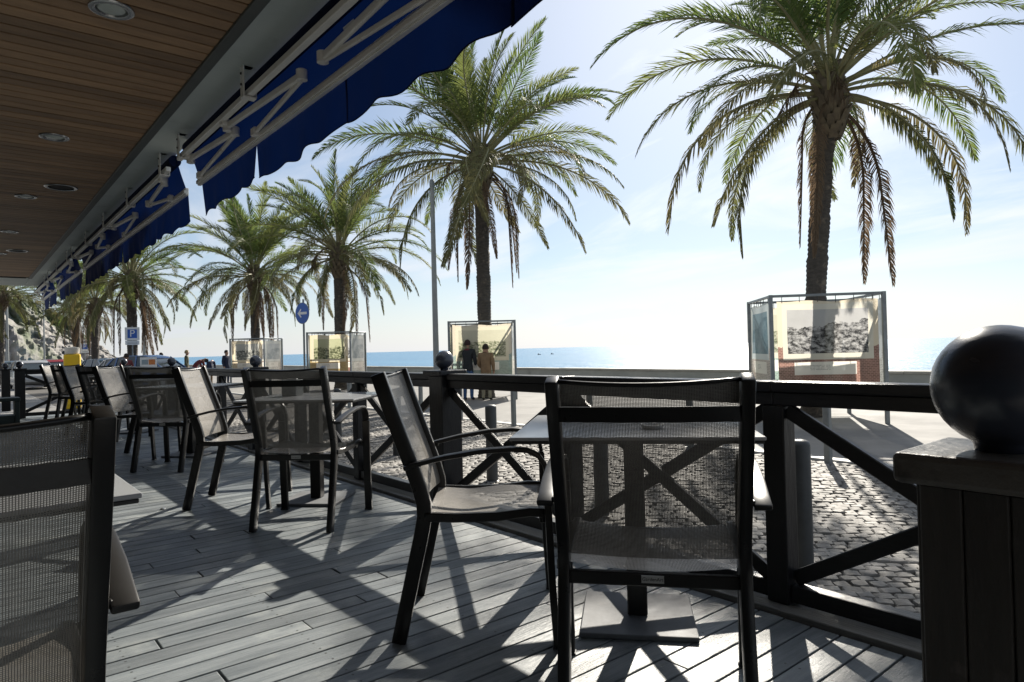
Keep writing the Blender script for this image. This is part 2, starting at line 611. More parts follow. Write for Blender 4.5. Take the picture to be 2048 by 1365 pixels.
def frond_mat(name, ca, cb, tr, rough=0.6):
    m, N, L, out = newmat(name)
    oi = N.new('ShaderNodeObjectInfo')
    t = N.new('ShaderNodeTexCoord')
    n = N.new('ShaderNodeTexNoise')
    n.inputs['Scale'].default_value = 1.6
    n.inputs['Detail'].default_value = 3
    L.new(t.outputs['Object'], n.inputs['Vector'])
    a = N.new('ShaderNodeMath')
    a.operation = 'ADD'
    L.new(oi.outputs['Random'], a.inputs[0])
    L.new(n.outputs['Fac'], a.inputs[1])
    h = N.new('ShaderNodeMapRange')
    h.inputs['From Min'].default_value = 0.35
    h.inputs['From Max'].default_value = 1.6
    L.new(a.outputs[0], h.inputs['Value'])
    mx = N.new('ShaderNodeMix')
    mx.data_type = 'RGBA'
    L.new(h.outputs[0], mx.inputs['Factor'])
    mx.inputs['A'].default_value = rgba(ca)
    mx.inputs['B'].default_value = rgba(cb)
    b = N.new('ShaderNodeBsdfPrincipled')
    b.inputs['Roughness'].default_value = rough
    b.inputs['Specular IOR Level'].default_value = 0.25
    L.new(mx.outputs['Result'], b.inputs['Base Color'])
    g = N.new('ShaderNodeHueSaturation')
    g.inputs['Saturation'].default_value = 1.0
    g.inputs['Value'].default_value = 1.9
    L.new(mx.outputs['Result'], g.inputs['Color'])
    tl = N.new('ShaderNodeBsdfTranslucent')
    L.new(g.outputs[0], tl.inputs['Color'])
    ms = N.new('ShaderNodeMixShader')
    ms.inputs[0].default_value = tr
    L.new(b.outputs[0], ms.inputs[1])
    L.new(tl.outputs[0], ms.inputs[2])
    L.new(ms.outputs[0], out.inputs[0])
    return m


M['frond'] = frond_mat('frond_green', (0.058, 0.095, 0.026), (0.125, 0.135, 0.042), 0.42)
M['frond_old'] = frond_mat('frond_olive', (0.075, 0.092, 0.030), (0.135, 0.112, 0.052), 0.35)
M['frond_dry'] = frond_mat('frond_dry', (0.150, 0.105, 0.065), (0.110, 0.075, 0.050), 0.25, 0.7)
M['rachis'] = mat('frond_stalk', (0.26, 0.245, 0.13), (0.18, 0.17, 0.09), 4, rough=0.65, spec=0.2)


def sea_mat():
    m, N, L, out = newmat('sea_water')
    b = N.new('ShaderNodeBsdfPrincipled')
    b.inputs['Base Color'].default_value = (0.03, 0.115, 0.17, 1)
    b.inputs['Roughness'].default_value = 0.26
    b.inputs['IOR'].default_value = 1.33
    g = N.new('ShaderNodeNewGeometry')
    hs = []
    for sc, st, w in ((0.55, (1, 1, 1), 1.0), (0.09, (1, 1.6, 1), 3.5), (0.006, (1, 2.5, 1), 8.0)):
        mp = N.new('ShaderNodeMapping')
        mp.inputs['Scale'].default_value = st
        mp.inputs['Rotation'].default_value = (0, 0, R(20))
        L.new(g.outputs['Position'], mp.inputs[0])
        n = N.new('ShaderNodeTexNoise')
        n.inputs['Scale'].default_value = sc
        n.inputs['Detail'].default_value = 6
        L.new(mp.outputs[0], n.inputs['Vector'])
        k = N.new('ShaderNodeMath')
        k.operation = 'MULTIPLY'
        k.inputs[1].default_value = w
        L.new(n.outputs['Fac'], k.inputs[0])
        hs.append(k.outputs[0])
    a = N.new('ShaderNodeMath')
    L.new(hs[0], a.inputs[0])
    L.new(hs[1], a.inputs[1])
    bp = N.new('ShaderNodeBump')
    bp.inputs['Strength'].default_value = 0.8
    bp.inputs['Distance'].default_value = 0.35
    L.new(a.outputs[0], bp.inputs['Height'])
    L.new(bp.outputs[0], b.inputs['Normal'])
    rp = N.new('ShaderNodeValToRGB')
    rp.color_ramp.elements[0].position = 2.4 / 8
    rp.color_ramp.elements[1].position = 5.6 / 8
    rp.color_ramp.elements[0].color = (0.02, 0.13, 0.25, 1)
    rp.color_ramp.elements[1].color = (0.035, 0.18, 0.31, 1)
    d8 = N.new('ShaderNodeMath')
    d8.operation = 'DIVIDE'
    d8.inputs[1].default_value = 8
    L.new(hs[2], d8.inputs[0])
    L.new(d8.outputs[0], rp.inputs[0])
    L.new(rp.outputs[0], b.inputs['Base Color'])
    L.new(b.outputs[0], out.inputs[0])
    return m


M['sea'] = sea_mat()
M['rock'] = mat('cliff_rock', (0.30, 0.275, 0.245), (0.15, 0.145, 0.14), 0.09, (1, 1, 0.7), rough=0.9, bump=1.0, bscale=0.5, world=True,
                c3=(0.075, 0.095, 0.045), s3=0.035, p3=(0.46, 0.58), detail=10)

G = -0.445      # promenade level (deck boards are at 0)

# ------------------------------------------------------------------ ground, sea, headland
o = MB().add([(-420, -60, G), (60, -60, G), (60, 20.2, G), (-420, 20.2, G)], [(0, 1, 2, 3)]).build('promenade', M['prom'])
tag(o, 'pale stone promenade between the terrace and the sea wall', 'promenade', kind='structure')
o = MB().add([(-16000, 19.9, -4.0), (16000, 19.9, -4.0), (16000, 30000, -4.0), (-16000, 30000, -4.0)], [(0, 1, 2, 3)]).build('sea', M['sea'])
tag(o, 'calm blue sea with sun glitter reaching the horizon', 'sea', kind='structure')


def cliff(u, v):
    # u along the shore (y), v up the slope
    y = -70 + 138 * u
    ridge = 46 * max(0.0, min(1.0, (64 - y) / 54.0)) ** 0.8 + 6 * noise.noise(Vector((y * 0.06, 3.3, 0)))
    ridge = max(ridge, -1.0)
    x = -330 - 62 * v - 0.25 * (y + 70)
    z = -4.2 + (ridge + 4.2) * (v ** 0.75)
    n = noise.fractal(Vector((y * 0.05, v * 3.2, 1.7)), 1.0, 2.1, 6)
    n2 = noise.fractal(Vector((y * 0.22, v * 9, 5.7)), 0.9, 2.1, 5)
    x += 11 * n + 3.6 * n2
    z += (2.6 * n + 1.6 * n2) * min(1, ridge / 20 + 0.1) * (v > 0)
    return (x, y, z)


o = MB().grid(170, 60, cliff).build('headland', M['rock'], smooth=False)
tag(o, 'grey rocky headland with green scrub beyond the palms', 'headland', kind='structure')

# ------------------------------------------------------------------ cobbled pavement
PAVE = empty('pavement', (0, 0, 0), kind='structure', label='cobbled pavement of grey granite setts beside the terrace', cat='pavement')
MB().add([(-42, 2.3, G + 0.004), (8, 2.3, G + 0.004), (8, 7.9, G + 0.004), (-42, 7.9, G + 0.004)], [(0, 1, 2, 3)]).build('sett_bed', M['mortar'], PAVE)


def sett_shape(seed, sx, sy):
    q = random.Random(seed)
    h = 0.026

    def ring(f, z, j):
        return [((a * sx / 2) * f + q.uniform(-j, j), (b * sy / 2) * f + q.uniform(-j, j), z + q.uniform(-.004, .004))
                for a, b in ((-1, -1), (0, -1.05), (1, -1), (1.05, 0), (1, 1), (0, 1.05), (-1, 1), (-1.05, 0))]
    r0 = ring(1.0, -0.004, 0.006)
    r1 = [(x, y, h * 0.62) for x, y, z in r0]
    r2 = ring(0.86, h, 0.003)
    vs = r0 + r1 + r2 + [(q.uniform(-.01, .01), q.uniform(-.01, .01), h + q.uniform(.001, .005))]
    fs = []
    for k in (0, 8):
        for j in range(8):
            fs.append((k + j, k + (j + 1) % 8, k + 8 + (j + 1) % 8, k + 8 + j))
    for j in range(8):
        fs.append((16 + j, 16 + (j + 1) % 8, 24))
    return vs, fs


SHAPES = [sett_shape(i, 0.095 + 0.008 * ((i * 7) % 3 - 1), 0.087 - 0.006 * (i % 2)) for i in range(9)]
SMESH = []
for vs, fs in SHAPES:
    SMESH.append(MB().add(vs, fs).mesh('sett', M['sett'], autosmooth=40))
ca, sa = math.cos(R(42)), math.sin(R(42))
cand = []
P = 0.118
for i in range(-190, 90):
    off = (0.5 if i % 2 else 0.0) * 0.102 + rnd.uniform(-.02, .02)
    for j in range(-110, 190):
        a = j * 0.102 + off
        b = i * 0.092
        x, y = a * ca - b * sa - 3.0, a * sa + b * ca + 5.0
        if -19.5 < x < 1.5 and 2.7 < y < 7.84:
            wv = 0.05 * noise.noise(Vector((x * 0.7, y * 0.7, 0.0)))
            cand.append((x + wv + rnd.uniform(-.009, .009), y + wv * 0.8 + rnd.uniform(-.009, .009), rnd.randrange(9), R(42) + rnd.uniform(-.13, .13), rnd.uniform(-.007, .005)))


def in_gap(x, y):
    # the stretches of pavement seen between the furniture, nearest first
    d = -x * 0.7716 + y * 0.636
    u = (x * 0.636 + y * 0.7716) / d
    if y < 3.55:
        return 99
    if 0.37 < u < 0.62:
        return d
    if -0.10 < u < 0.05:
        return d + 1.0
    return 99


cand.sort(key=lambda c: in_gap(c[0], c[1]))
for (x, y, k, a, dz) in cand[:300]:
    link('sett', SMESH[k], PAVE, (x, y, G + 0.006 + dz), (rnd.uniform(-.03, .03), rnd.uniform(-.03, .03), a))
mb = MB()
for (x, y, k, a, dz) in cand[300:]:
    c, s = math.cos(a), math.sin(a)
    vs, fs = SHAPES[k]
    mb.add([(x + c * p - s * q, y + s * p + c * q, G + 0.006 + dz + r) for p, q, r in vs], fs)
tag(mb.build('sett_field', M['sett'], PAVE, autosmooth=40), kind='stuff')
KERB = empty('kerb', (0, 0, 0), kind='structure', label='pale kerb stones edging the cobbled pavement', cat='kerb')
km = MB().box((0, 0, 0), (0.99, 0.16, 0.10)).mesh('kerb_stone', M['kerb'], bevel=0.012, seg=2)
for i in range(46):
    link('kerb_stone', km, KERB, (2.0 - i * 1.0, 7.98, G - 0.006))

# ------------------------------------------------------------------ deck
DECK = empty('deck', (0, 0, 0), kind='structure', label='weathered grey-brown timber deck of the terrace', cat='deck')
MB().box((-8.0, -0.4, -0.245), (17.0, 5.9, 0.40)).build('deck_base', M['deck_under'], DECK)
PM = {}


def plank(L):
    L = round(L, 2)
    if L not in PM:
        PM[L] = MB().box((0, 0, -0.011), (0.0925, L - 0.005, 0.022)).mesh('plank', M['deck'], bevel=0.0025, seg=2)
    return PM[L]


nx = 0
for i in range(160):
    x = -0.02 - i * 0.1
    y0, y1 = -1.9, 2.295
    if x > -8.2:
        r_ = rnd.random()
        cut = rnd.choice((-0.9, -0.35, 0.15, 0.6, 0.95, 1.35, 1.7)) + rnd.uniform(-.12, .12)
        for a, b in ((y0, cut), (cut, y1)):
            L = round(b - a, 1)
            c = (a + b) / 2
            o = link('plank', plank(b - a), DECK, (x, c, rnd.uniform(-.0012, .0006)))
    else:
        link('plank', plank(y1 - y0), DECK, (x, (y0 + y1) / 2, rnd.uniform(-.0012, .0006)))
eb = MB().box((0, 0, 0), (3.58, 0.105, 0.03)).mesh('edge_board', M['edge'], bevel=0.004, seg=2)
for i in range(5):
    for yy, zz in ((2.356, 0.004), (2.468, 0.010)):
        link('edge_board', eb, DECK, (-1.75 - i * 3.6, yy, zz))
MB().box((-8.0, 2.535, -0.22), (17.0, 0.02, 0.44)).build('fascia_board', M['edge'], DECK, bevel=0.004)

# ------------------------------------------------------------------ ceiling, soffit, roof
ZC = 2.6
CEIL = empty('ceiling', (0, 0, 0), kind='structure', label='slatted brown wooden ceiling over the terrace', cat='ceiling')
MB().box((-4.95, -1.3, ZC + 0.10), (21.8, 4.6, 0.10)).build('ceiling_backing', M['black'], CEIL)
cb = MB().box((0, 0, 0.012), (0.0935, 4.66, 0.022)).mesh('ceiling_board', M['ceil'], bevel=0.003)
for i in range(203):  # first boards lie out of view, added to keep side sky light out
    link('ceiling_board', cb, CEIL, (5.8 - i * 0.1065, -1.265, ZC + rnd.uniform(-.0008, .0008)))
SOF = empty('soffit', (0, 0, 0), kind='structure', label='grey painted soffit band along the roof edge', cat='soffit')
MB().box((-5.8, 1.205, ZC + 0.16), (23.4, 0.27, 0.34)).build('soffit_edge', M['soffit'], SOF, bevel=0.008)
MB().box((-16.69, -1.3, ZC + 0.16), (1.62, 4.73, 0.34)).build('soffit_return', M['soffit'], SOF, bevel=0.008)
MB().box((-5.0, 1.067, ZC - 0.001), (21.8, 0.060, 0.026)).build('trim_strip', M['trim'], SOF, bevel=0.006, seg=2)
MB().box((-15.87, -1.3, ZC + 0.0), (0.06, 4.6, 0.026)).build('trim_strip', M['trim'], SOF, bevel=0.006, seg=2)
o = MB().box((-5.8, -1.25, ZC + 0.50), (23.8, 5.6, 0.28)).build('roof', M['soffit'], bevel=0.02)  # right end runs on out of view, added to block sky light
tag(o, 'flat roof slab over the terrace', 'roof', kind='structure')

FAC = empty('unseen_restaurant_wall', (0, 0, 0), kind='structure', label='unseen dark glazed restaurant front, added behind the terrace to block sky light', cat='building')  # out of view; added to darken the shaded sides of the furniture
M['render_dark'] = mat('facade_render', (0.16, 0.14, 0.12), (0.12, 0.105, 0.09), 2, rough=0.8, bump=0.1, bscale=20)
M['facade_glass'] = mat('facade_glass', (0.02, 0.022, 0.022), (0.015, 0.017, 0.017), 2, rough=0.08)
MB().box((-5.2, -3.78, 1.2), (22.6, 0.30, 3.4)).build('wall_body', M['render_dark'], FAC)
MB().box((-7.2, -2.9, -0.245), (18.6, 1.9, 0.40)).build('terrace_base', M['deck_under'], FAC)
MB().box((-7.2, -2.77, -0.026), (18.6, 1.72, 0.03)).build('threshold_floor', M['edge'], FAC)
for i in range(9):
    xx = 5.7 - i * 2.55
    MB().box((xx, -3.62, 1.15), (2.2, 0.03, 2.2)).build('window_pane', M['facade_glass'], FAC)
    for sx in (-1.13, 1.13):
        MB().box((xx + sx, -3.61, 1.15), (0.07, 0.07, 2.3)).build('window_jamb', M['trim'], FAC)

# recessed lamps and the round vents
lamp_src = None
for k, (x, y) in enumerate(((-3.49, 0.555), (-5.75, 0.54), (-7.99, 0.515), (-10.26, 0.49), (-12.4, 0.47))):
    if lamp_src is None:
        L_ = empty('recessed_lamp')
        MB().lathe([(0.068, 0.004), (0.090, 0.004), (0.094, 0.0), (0.092, -0.006), (0.080, -0.010), (0.066, -0.006), (0.062, 0.004)], 32, caps=False).build('lamp_ring', M['chrome'], L_, autosmooth=40)
        MB().lathe([(0.064, 0.003), (0.05, -0.004), (0.02, -0.008)], 24).build('lens', M['lens'], L_, smooth=True)
        lamp_src = L_
        c = L_
    else:
        c = copy_tree(lamp_src)
    c.location = (x, y, ZC - 0.002)
    tag(c, 'unlit round chrome lamp recessed in the wooden ceiling', 'ceiling lamp', 'recessed lamps in a row along the ceiling')
for k, (x, y) in enumerate(((-7.40, 0.742), (-12.0, 0.66))):
    V_ = empty('ceiling_vent', (x, y, ZC - 0.002), label='round black-centred vent in the wooden ceiling beside the lamp row', cat='vent', group='round vents in the ceiling')
    MB().lathe([(0.105, 0.004), (0.128, 0.003), (0.134, -0.002), (0.125, -0.008), (0.104, -0.004)], 32, caps=False).build('vent_ring', M['chrome'], V_, autosmooth=40)
    MB().lathe([(0.106, 0.001), (0.05, 0.0)], 24).build('vent_mouth', M['black'], V_)

# ------------------------------------------------------------------ awnings


def awning(x0, x1, arms, label, seed):
    q = random.Random(seed)
    A = empty('awning', (x0, 1.25, ZC), label=label, cat='awning', group='blue awnings along the roof edge')
    W = x1 - x0
    yp, zp = 0.135, -0.30           # front profile, relative to the torsion bar line
    MB().box((W / 2, 0.004, -0.152), (W, 0.036, 0.036)).build('torsion_bar', M['alu'], A, bevel=0.004)
    MB().tube([(0.03, 0.06, -0.075), (W - 0.03, 0.06, -0.075)], 0.045, 14).build('fabric_roller', M['awning'], A, autosmooth=40)
    n = max(2, int(W / 1.25) + 1)
    for i in range(n):
        bx = 0.12 + (W - 0.24) * i / (n - 1)
        b = MB()
        b.box((bx, -0.032, -0.09), (0.05, 0.008, 0.175))
        b.box((bx, -0.006, -0.006), (0.05, 0.060, 0.008))
        b.box((bx, 0.0, -0.178), (0.05, 0.074, 0.010))
        b.box((bx, 0.034, -0.152), (0.05, 0.008, 0.052))
        br = b.build('bracket', M['alu'], A, bevel=0.0015)
        for zz in (-0.05, -0.11):
            MB().tube([(bx, -0.037, zz), (bx, -0.043, zz)], 0.007, 8).build('bolt', M['tedge'], br)
    # cloth from roller to front profile
    NU = max(12, int(W * 8))

    def cl(u, v):
        return (0.02 + (W - 0.04) * u, 0.06 + (yp - 0.06) * v, -0.03 + (zp + 0.012 + 0.03) * v - 0.012 * math.sin(math.pi * v))
    fab = MB().grid(NU, 4, cl).build('canopy_cloth', M['awning'], A, smooth=True)
    if seed == 1:
        MB().box((2.60, 0.083, -0.17), (0.10, 0.022, 0.004), Matrix.Rotation(R(-60), 3, 'X')).build('white_patch', M['white'], fab)
    fp = MB()
    fp.box((W / 2, yp, zp - 0.008), (W, 0.026, 0.055))
    fp.box((W / 2, yp - 0.017, zp - 0.012), (W, 0.012, 0.028))
    fp.build('front_profile', M['alu'], A, bevel=0.005, seg=2)
    # arms: shoulder on the torsion bar, elbow, wrist on the front profile
    for (sx, ex, wx) in arms:
        sx, ex, wx = sx - x0, ex - x0, wx - x0
        S, E, Wp = Vector((sx, 0.035, -0.19)), Vector((ex, 0.078, -0.215)), Vector((wx, yp - 0.035, zp + 0.005))
        up = MB()
        up.bar(S, E, 0.024, 0.038)
        ua = up.build('upper_arm', M['alu'], A, bevel=0.008, seg=2)
        MB().lathe([(0.018, -0.029), (0.028, -0.025), (0.028, 0.025), (0.018, 0.029)], 14, c=E).build('elbow', M['alu'], ua, autosmooth=40)
        MB().lathe([(0.018, -0.036), (0.028, -0.032), (0.028, 0.032), (0.018, 0.036)], 14, c=S).build('shoulder', M['alu'], ua, autosmooth=40)
        MB().box(S + Vector((0, -0.02, 0.02)), (0.06, 0.04, 0.05)).build('arm_bracket', M['alu'], ua, bevel=0.006)
        fa = MB().bar(E + Vector((0, 0.006, -0.012)), Wp, 0.019, 0.028).build('forearm', M['alu'], A, bevel=0.007, seg=2)
        MB().box(Wp, (0.06, 0.04, 0.05)).build('wrist', M['alu'], fa, bevel=0.006)
    # valance: hanging cloth with a scalloped hem, in panels with seams
    pw = 1.32
    npan = max(1, round(W / pw))
    pw = W / npan
    for k in range(npan):
        ph = q.uniform(0, 6)
        a0 = k * pw + (-0.012 if k else 0.03)
        a1 = (k + 1) * pw - (-0.006 if k < npan - 1 else 0.03)

        def vf(u, v):
            x = a0 + (a1 - a0) * u
            hem = 0.208 + 0.013 * math.cos(2 * math.pi * x / 0.36 + 0.5 * math.sin(x * 1.7)) + 0.004 * math.sin(x * 5 + ph)
            z = zp - 0.022 - (hem + 0.012) * v
            y = yp + 0.012 + v * (0.010 * math.sin(x * 9 + ph) + 0.007 * math.sin(x * 23 + ph * 2) + 0.012 * math.sin(x * 2.3 + ph))
            y += 0.004 * (k % 2)
            return (x, y, z)
        va = MB().grid(max(24, int(pw * 34)), 5, vf).build('valance', M['awning'], A, smooth=True)

        def hm(x):
            u = (x - a0) / (a1 - a0)
            return Vector(vf(u, 1.0))
        MB().tube([hm(a0 + (a1 - a0) * t / 40) for t in range(41)], 0.003, 5).build('hem', M['awning'], va, smooth=True)
    return A


awning(-5.28, 2.0, [(-4.25, -3.20, -3.95), (-5.10, -4.25, -5.12), (-1.6, -2.95, -2.0), (0.9, -0.2, 0.9)], 'long blue awning with a scalloped valance, the longest unit of the row', 1)
awning(-11.2, -5.62, [(-5.9, -6.7, -6.0), (-8.2, -7.3, -8.0), (-8.9, -9.6, -9.0), (-10.9, -10.1, -10.9)], 'blue awning whose valance hangs between the longest awning and two short ones', 2)
awning(-14.5, -11.5, [(-11.7, -12.5, -11.8), (-14.3, -13.4, -14.2)], 'short blue awning above the ceiling vent, with a narrow valance', 3)
awning(-17.3, -14.9, [(-15.1, -15.9, -15.2), (-17.1, -16.3, -17.1)], 'short bright blue awning at the far end of the roof edge', 4)

# ------------------------------------------------------------------ fence with ball finials
FY = 2.40


def ball_post(parent, x, y, boards=False):
    w = 0.150 if not boards else 0.108
    p = MB().box((x, y, 0.42), (w, w, 0.84)).build('post', M['fence'], parent, bevel=0.006, seg=2)
    if boards:
        for ax in (0, 1):
            for sg in (-1, 1):
                for k in (-1, 0, 1):
                    d = 0.0420 * k
                    c = (x + sg * 0.0605, y + d, 0.421) if ax == 0 else (x + d, y + sg * 0.0605, 0.421)
                    s = (0.013, 0.0412, 0.836) if ax == 0 else (0.0412, 0.013, 0.836)
                    link('board', MB().box((0, 0, 0), s).mesh('board', M['boards'], bevel=0.002), p, c)
    cw = 0.168 if boards else 0.205
    br = 0.0675 if boards else 0.0605
    c = MB().box((x, y, 0.857), (cw, cw, 0.034)).build('cap', M['capstone'] if boards else M['fence'], p, bevel=0.007, seg=3)
    n = 20
    prof = [(0.026, -br - 0.005), (0.028, -br + 0.004)] + [(br * math.sin(math.pi * k / n), -br * math.cos(math.pi * k / n)) for k in range(3, n)] + [(0.002, br)]
    MB().lathe(prof, 36, c=(x, y, 0.8775 + br)).build('ball', M['ball'], p, smooth=True)
    return p


def fence_run(name, pts, balls, label, group=None):
    """pts: consecutive post positions; balls: indices with a ball finial"""
    Fn = empty(name, (pts[0][0], pts[0][1], 0), label=label, cat='fence', group=group)
    org = Vector((pts[0][0], pts[0][1], 0))
    loc = [Vector((x, y, 0)) - org for x, y in pts]
    for i, p in enumerate(loc):
        if i in balls:
            ball_post(Fn, p.x, p.y, boards=(balls[i] if isinstance(balls, dict) else False))
        else:
            MB().box((p.x, p.y, 0.39), (0.085, 0.085, 0.74)).build('post', M['fence'], Fn, bevel=0.005, seg=2)
    for a, b in zip(loc[:-1], loc[1:]):
        t = (b - a).normalized()
        s = Vector((-t.y, t.x, 0))
        ia, ib = loc.index(a), loc.index(b)
        ea = 0.075 if ia in balls else 0.0
        eb_ = 0.075 if ib in balls else 0.0
        a2, b2 = a + t * ea, b - t * eb_
        up = MB()
        up.bar(a2 + Vector((0, 0, 0.832)), b2 + Vector((0, 0, 0.832)), 0.10, 0.040)
        r1 = up.build('top_rail', M['fence_x'], Fn, bevel=0.006, seg=2)
        MB().bar(a2 + Vector((0, 0, 0.787)), b2 + Vector((0, 0, 0.787)), 0.078, 0.050).build('under_rail', M['fence_x'], Fn, bevel=0.004)
        c, d = a + t * 0.044, b - t * 0.044
        if ia in balls:
            c = a + t * 0.076
        if ib in balls:
            d = b - t * 0.076
        MB().bar(c + Vector((0, 0, 0.062)), d + Vector((0, 0, 0.062)), 0.06, 0.062).build('bottom_rail', M['fence_x'], Fn, bevel=0.005, seg=2)
        if (b - a).length < 1.6:
            zl, zh = 0.110, 0.745
            MB().bar(c + Vector((0, 0, zl)) + s * 0.013, d + Vector((0, 0, zh)) + s * 0.013, 0.024, 0.055).build('brace', M['fence_x'], Fn, bevel=0.004)
            MB().bar(c + Vector((0, 0, zh)) - s * 0.013, d + Vector((0, 0, zl)) - s * 0.013, 0.024, 0.055).build('brace', M['fence_x'], Fn, bevel=0.004)
    return Fn


fx = [-0.12, -1.33, -2.46, -3.60, -4.80, -5.98, -7.16, -8.37, -9.58, -10.79, -12.0, -13.25, -14.5]
fence_run('terrace_fence', [(x, FY) for x in fx], {0: False, 3: False, 6: False, 9: False, 12: False},
          'long dark timber fence with crossed braces and ball-topped posts facing the promenade')
fence_run('side_fence', [(-0.228, 0.885), (-0.13, 2.19)], {0: True},
          'post of weathered boards with a large black ball, ending the short side fence')
fence_run('end_fence', [(-14.5, 0.80), (-14.5, 2.20)], {0: False}, 'short dark fence closing the far end of the terrace, one ball-topped post')
o = empty('gate_post', (-17.3, 0.72, G), label='lone dark ball-topped post beyond the far end of the terrace', cat='post')
o2 = ball_post(o, 0, 0)
o2.location.z = 0.42
# low dark frame next to the far post
LB = empty('low_bench', (-12.4, 0.38, 0), 0, label='low dark green timber bench frame beside the far ball-topped post', cat='bench')
MB().box((0, 0, 0.44), (0.42, 0.60, 0.05)).build('seat', M['green_wood'], LB, bevel=0.006)
for sx in (-0.17, 0.17):
    for sy in (-0.26, 0.26):
        MB().box((sx, sy, 0.21), (0.06, 0.06, 0.41)).build('leg', M['green_wood'], LB, bevel=0.005)
MB().box((0, 0, 0.13), (0.36, 0.46, 0.16)).build('lower_panel', M['green_wood'], LB, bevel=0.005)

# ------------------------------------------------------------------ chairs
POST = [(-0.352, 0.925), (-0.318, 0.82), (-0.280, 0.71), (-0.244, 0.61), (-0.217, 0.53), (-0.203, 0.475), (-0.202, 0.43), (-0.216, 0.36), (-0.258, 0.18), (-0.300, 0.0)]


def interp(path, z):
    for (x0, z0), (x1, z1) in zip(path[:-1], path[1:]):
        if z1 <= z <= z0:
            t = (z0 - z) / (z0 - z1)
            return x0 + (x1 - x0) * t
    return path[-1][0]


def make_chair():
    T = empty('patio_chair')
    for sg in (1, -1):
        MB().sweep(POST, sg * 0.2245, 0.030, 0.050).build('back_post', M['frame'], T, bevel=0.004, seg=2, autosmooth=35)
        arm = [(-0.262, 0.604), (-0.215, 0.619), (-0.12, 0.640), (0.0, 0.658), (0.10, 0.663), (0.155, 0.658), (0.192, 0.640), (0.213, 0.610), (0.220, 0.57)]
        ay = [sg * v for v in (0.264, 0.265, 0.270, 0.274, 0.276, 0.277, 0.277, 0.277, 0.277)]
        ar = MB().sweep(arm, ay, 0.042, 0.016).build('armrest', M['arm'], T, bevel=0.005, seg=2, autosmooth=40)
        MB().box((-0.228, sg * 0.243, 0.612), (0.045, 0.010, 0.014)).build('arm_fixing', M['frame'], ar, bevel=0.002)
        fl = MB().sweep([(0.220, 0.569), (0.222, 0.44), (0.229, 0.2), (0.240, 0.006)], sg * 0.277, 0.044, 0.024).build('front_leg', M['frame'], T, bevel=0.004, seg=2)
        MB().box((0.240, sg * 0.277, 0.004), (0.030, 0.048, 0.008)).build('foot_cap', M['tedge'], fl)
        MB().sweep([(-0.20, 0.432), (-0.10, 0.426), (0.05, 0.428), (0.16, 0.440), (0.22, 0.436)], sg * 0.2325, 0.026, 0.030).build('seat_rail', M['frame'], T, bevel=0.004, autosmooth=40)
        MB().bar((0.215, sg * 0.235, 0.425), (0.215, sg * 0.262, 0.425), 0.028, 0.028).build('rail_joint', M['frame'], T)

    def back(u, v):
        z = 0.918 - (0.918 - 0.462) * v
        x = interp(POST, z) + 0.006
        bow = 0.020 * (1 - (2 * u - 1) ** 2)
        return (x - bow, -0.212 + 0.424 * u, z - 0.010 * (1 - (2 * u - 1) ** 2) * (1 - v))

    def seat(u, v):
        x = -0.205 + 0.445 * v
        z = 0.440 - 0.012 * math.sin(math.pi * min(1, v * 1.05)) + (0.010 if 0.3 < v < 0.93 else 0.0) * math.sin((v - 0.3) / 0.63 * math.pi)
        if v > 0.93:
            z -= 0.02 * ((v - 0.93) / 0.07) ** 2
        return (x, -0.222 + 0.444 * u, z - 0.018 * (1 - (2 * u - 1) ** 2) + 0.004)
    bs = MB().grid(14, 16, back, lambda u, v: (0.424 * u, 0.5 * v)).build('back_sling', M['sling'], T, smooth=True)
    MB().tube([Vector(back(k / 14, 0.0)) for k in range(15)], 0.0055, 6).build('sling_hem', M['frame'], bs, smooth=True)
    MB().grid(14, 18, seat, lambda u, v: (0.444 * u, 0.46 * v)).build('seat_sling', M['sling'], T, smooth=True)
    MB().tube([(-0.30 - 0.022 * (1 - (k / 6 - 1) ** 2), -0.212 + 0.424 * k / 12, 0.825) for k in range(13)], 0.001, 4)

    def bbar(k):
        u = k / 12
        x = interp(POST, 0.838) - 0.012 - 0.016 * (1 - (2 * u - 1) ** 2)
        return x, -0.212 + 0.424 * u
    b = MB()
    base = len(b.v)
    for k in range(13):
        x, y = bbar(k)
        for dx, dz in ((-0.006, -0.018), (0.006, -0.018), (0.006, 0.018), (-0.006, 0.018)):
            b.v.append((x + dx, y, 0.838 + dz))
    for k in range(12):
        for j in range(4):
            b.face((k * 4 + j, k * 4 + (j + 1) % 4, k * 4 + 4 + (j + 1) % 4, k * 4 + 4 + j))
    b.build('back_bar', M['frame'], T, autosmooth=30)
    cr = MB().box((-0.203, 0, 0.405), (0.020, 0.424, 0.034)).build('rear_crossbar', M['frame'], T, bevel=0.003)
    tg = MB().box((-0.2148, 0.0, 0.408), (0.0020, 0.056, 0.019)).build('maker_plate', M['tagm'], cr)
    tm = link('plate_lettering', text_mesh('GardenArt', 0.0118, M['ink'], 0.0002), tg, (-0.2161, 0.0, 0.408), (R(90), 0, R(-90)))
    MB().box((0.205, 0, 0.412), (0.024, 0.44, 0.030)).build('front_crossbar', M['frame'], T, bevel=0.003)
    return T


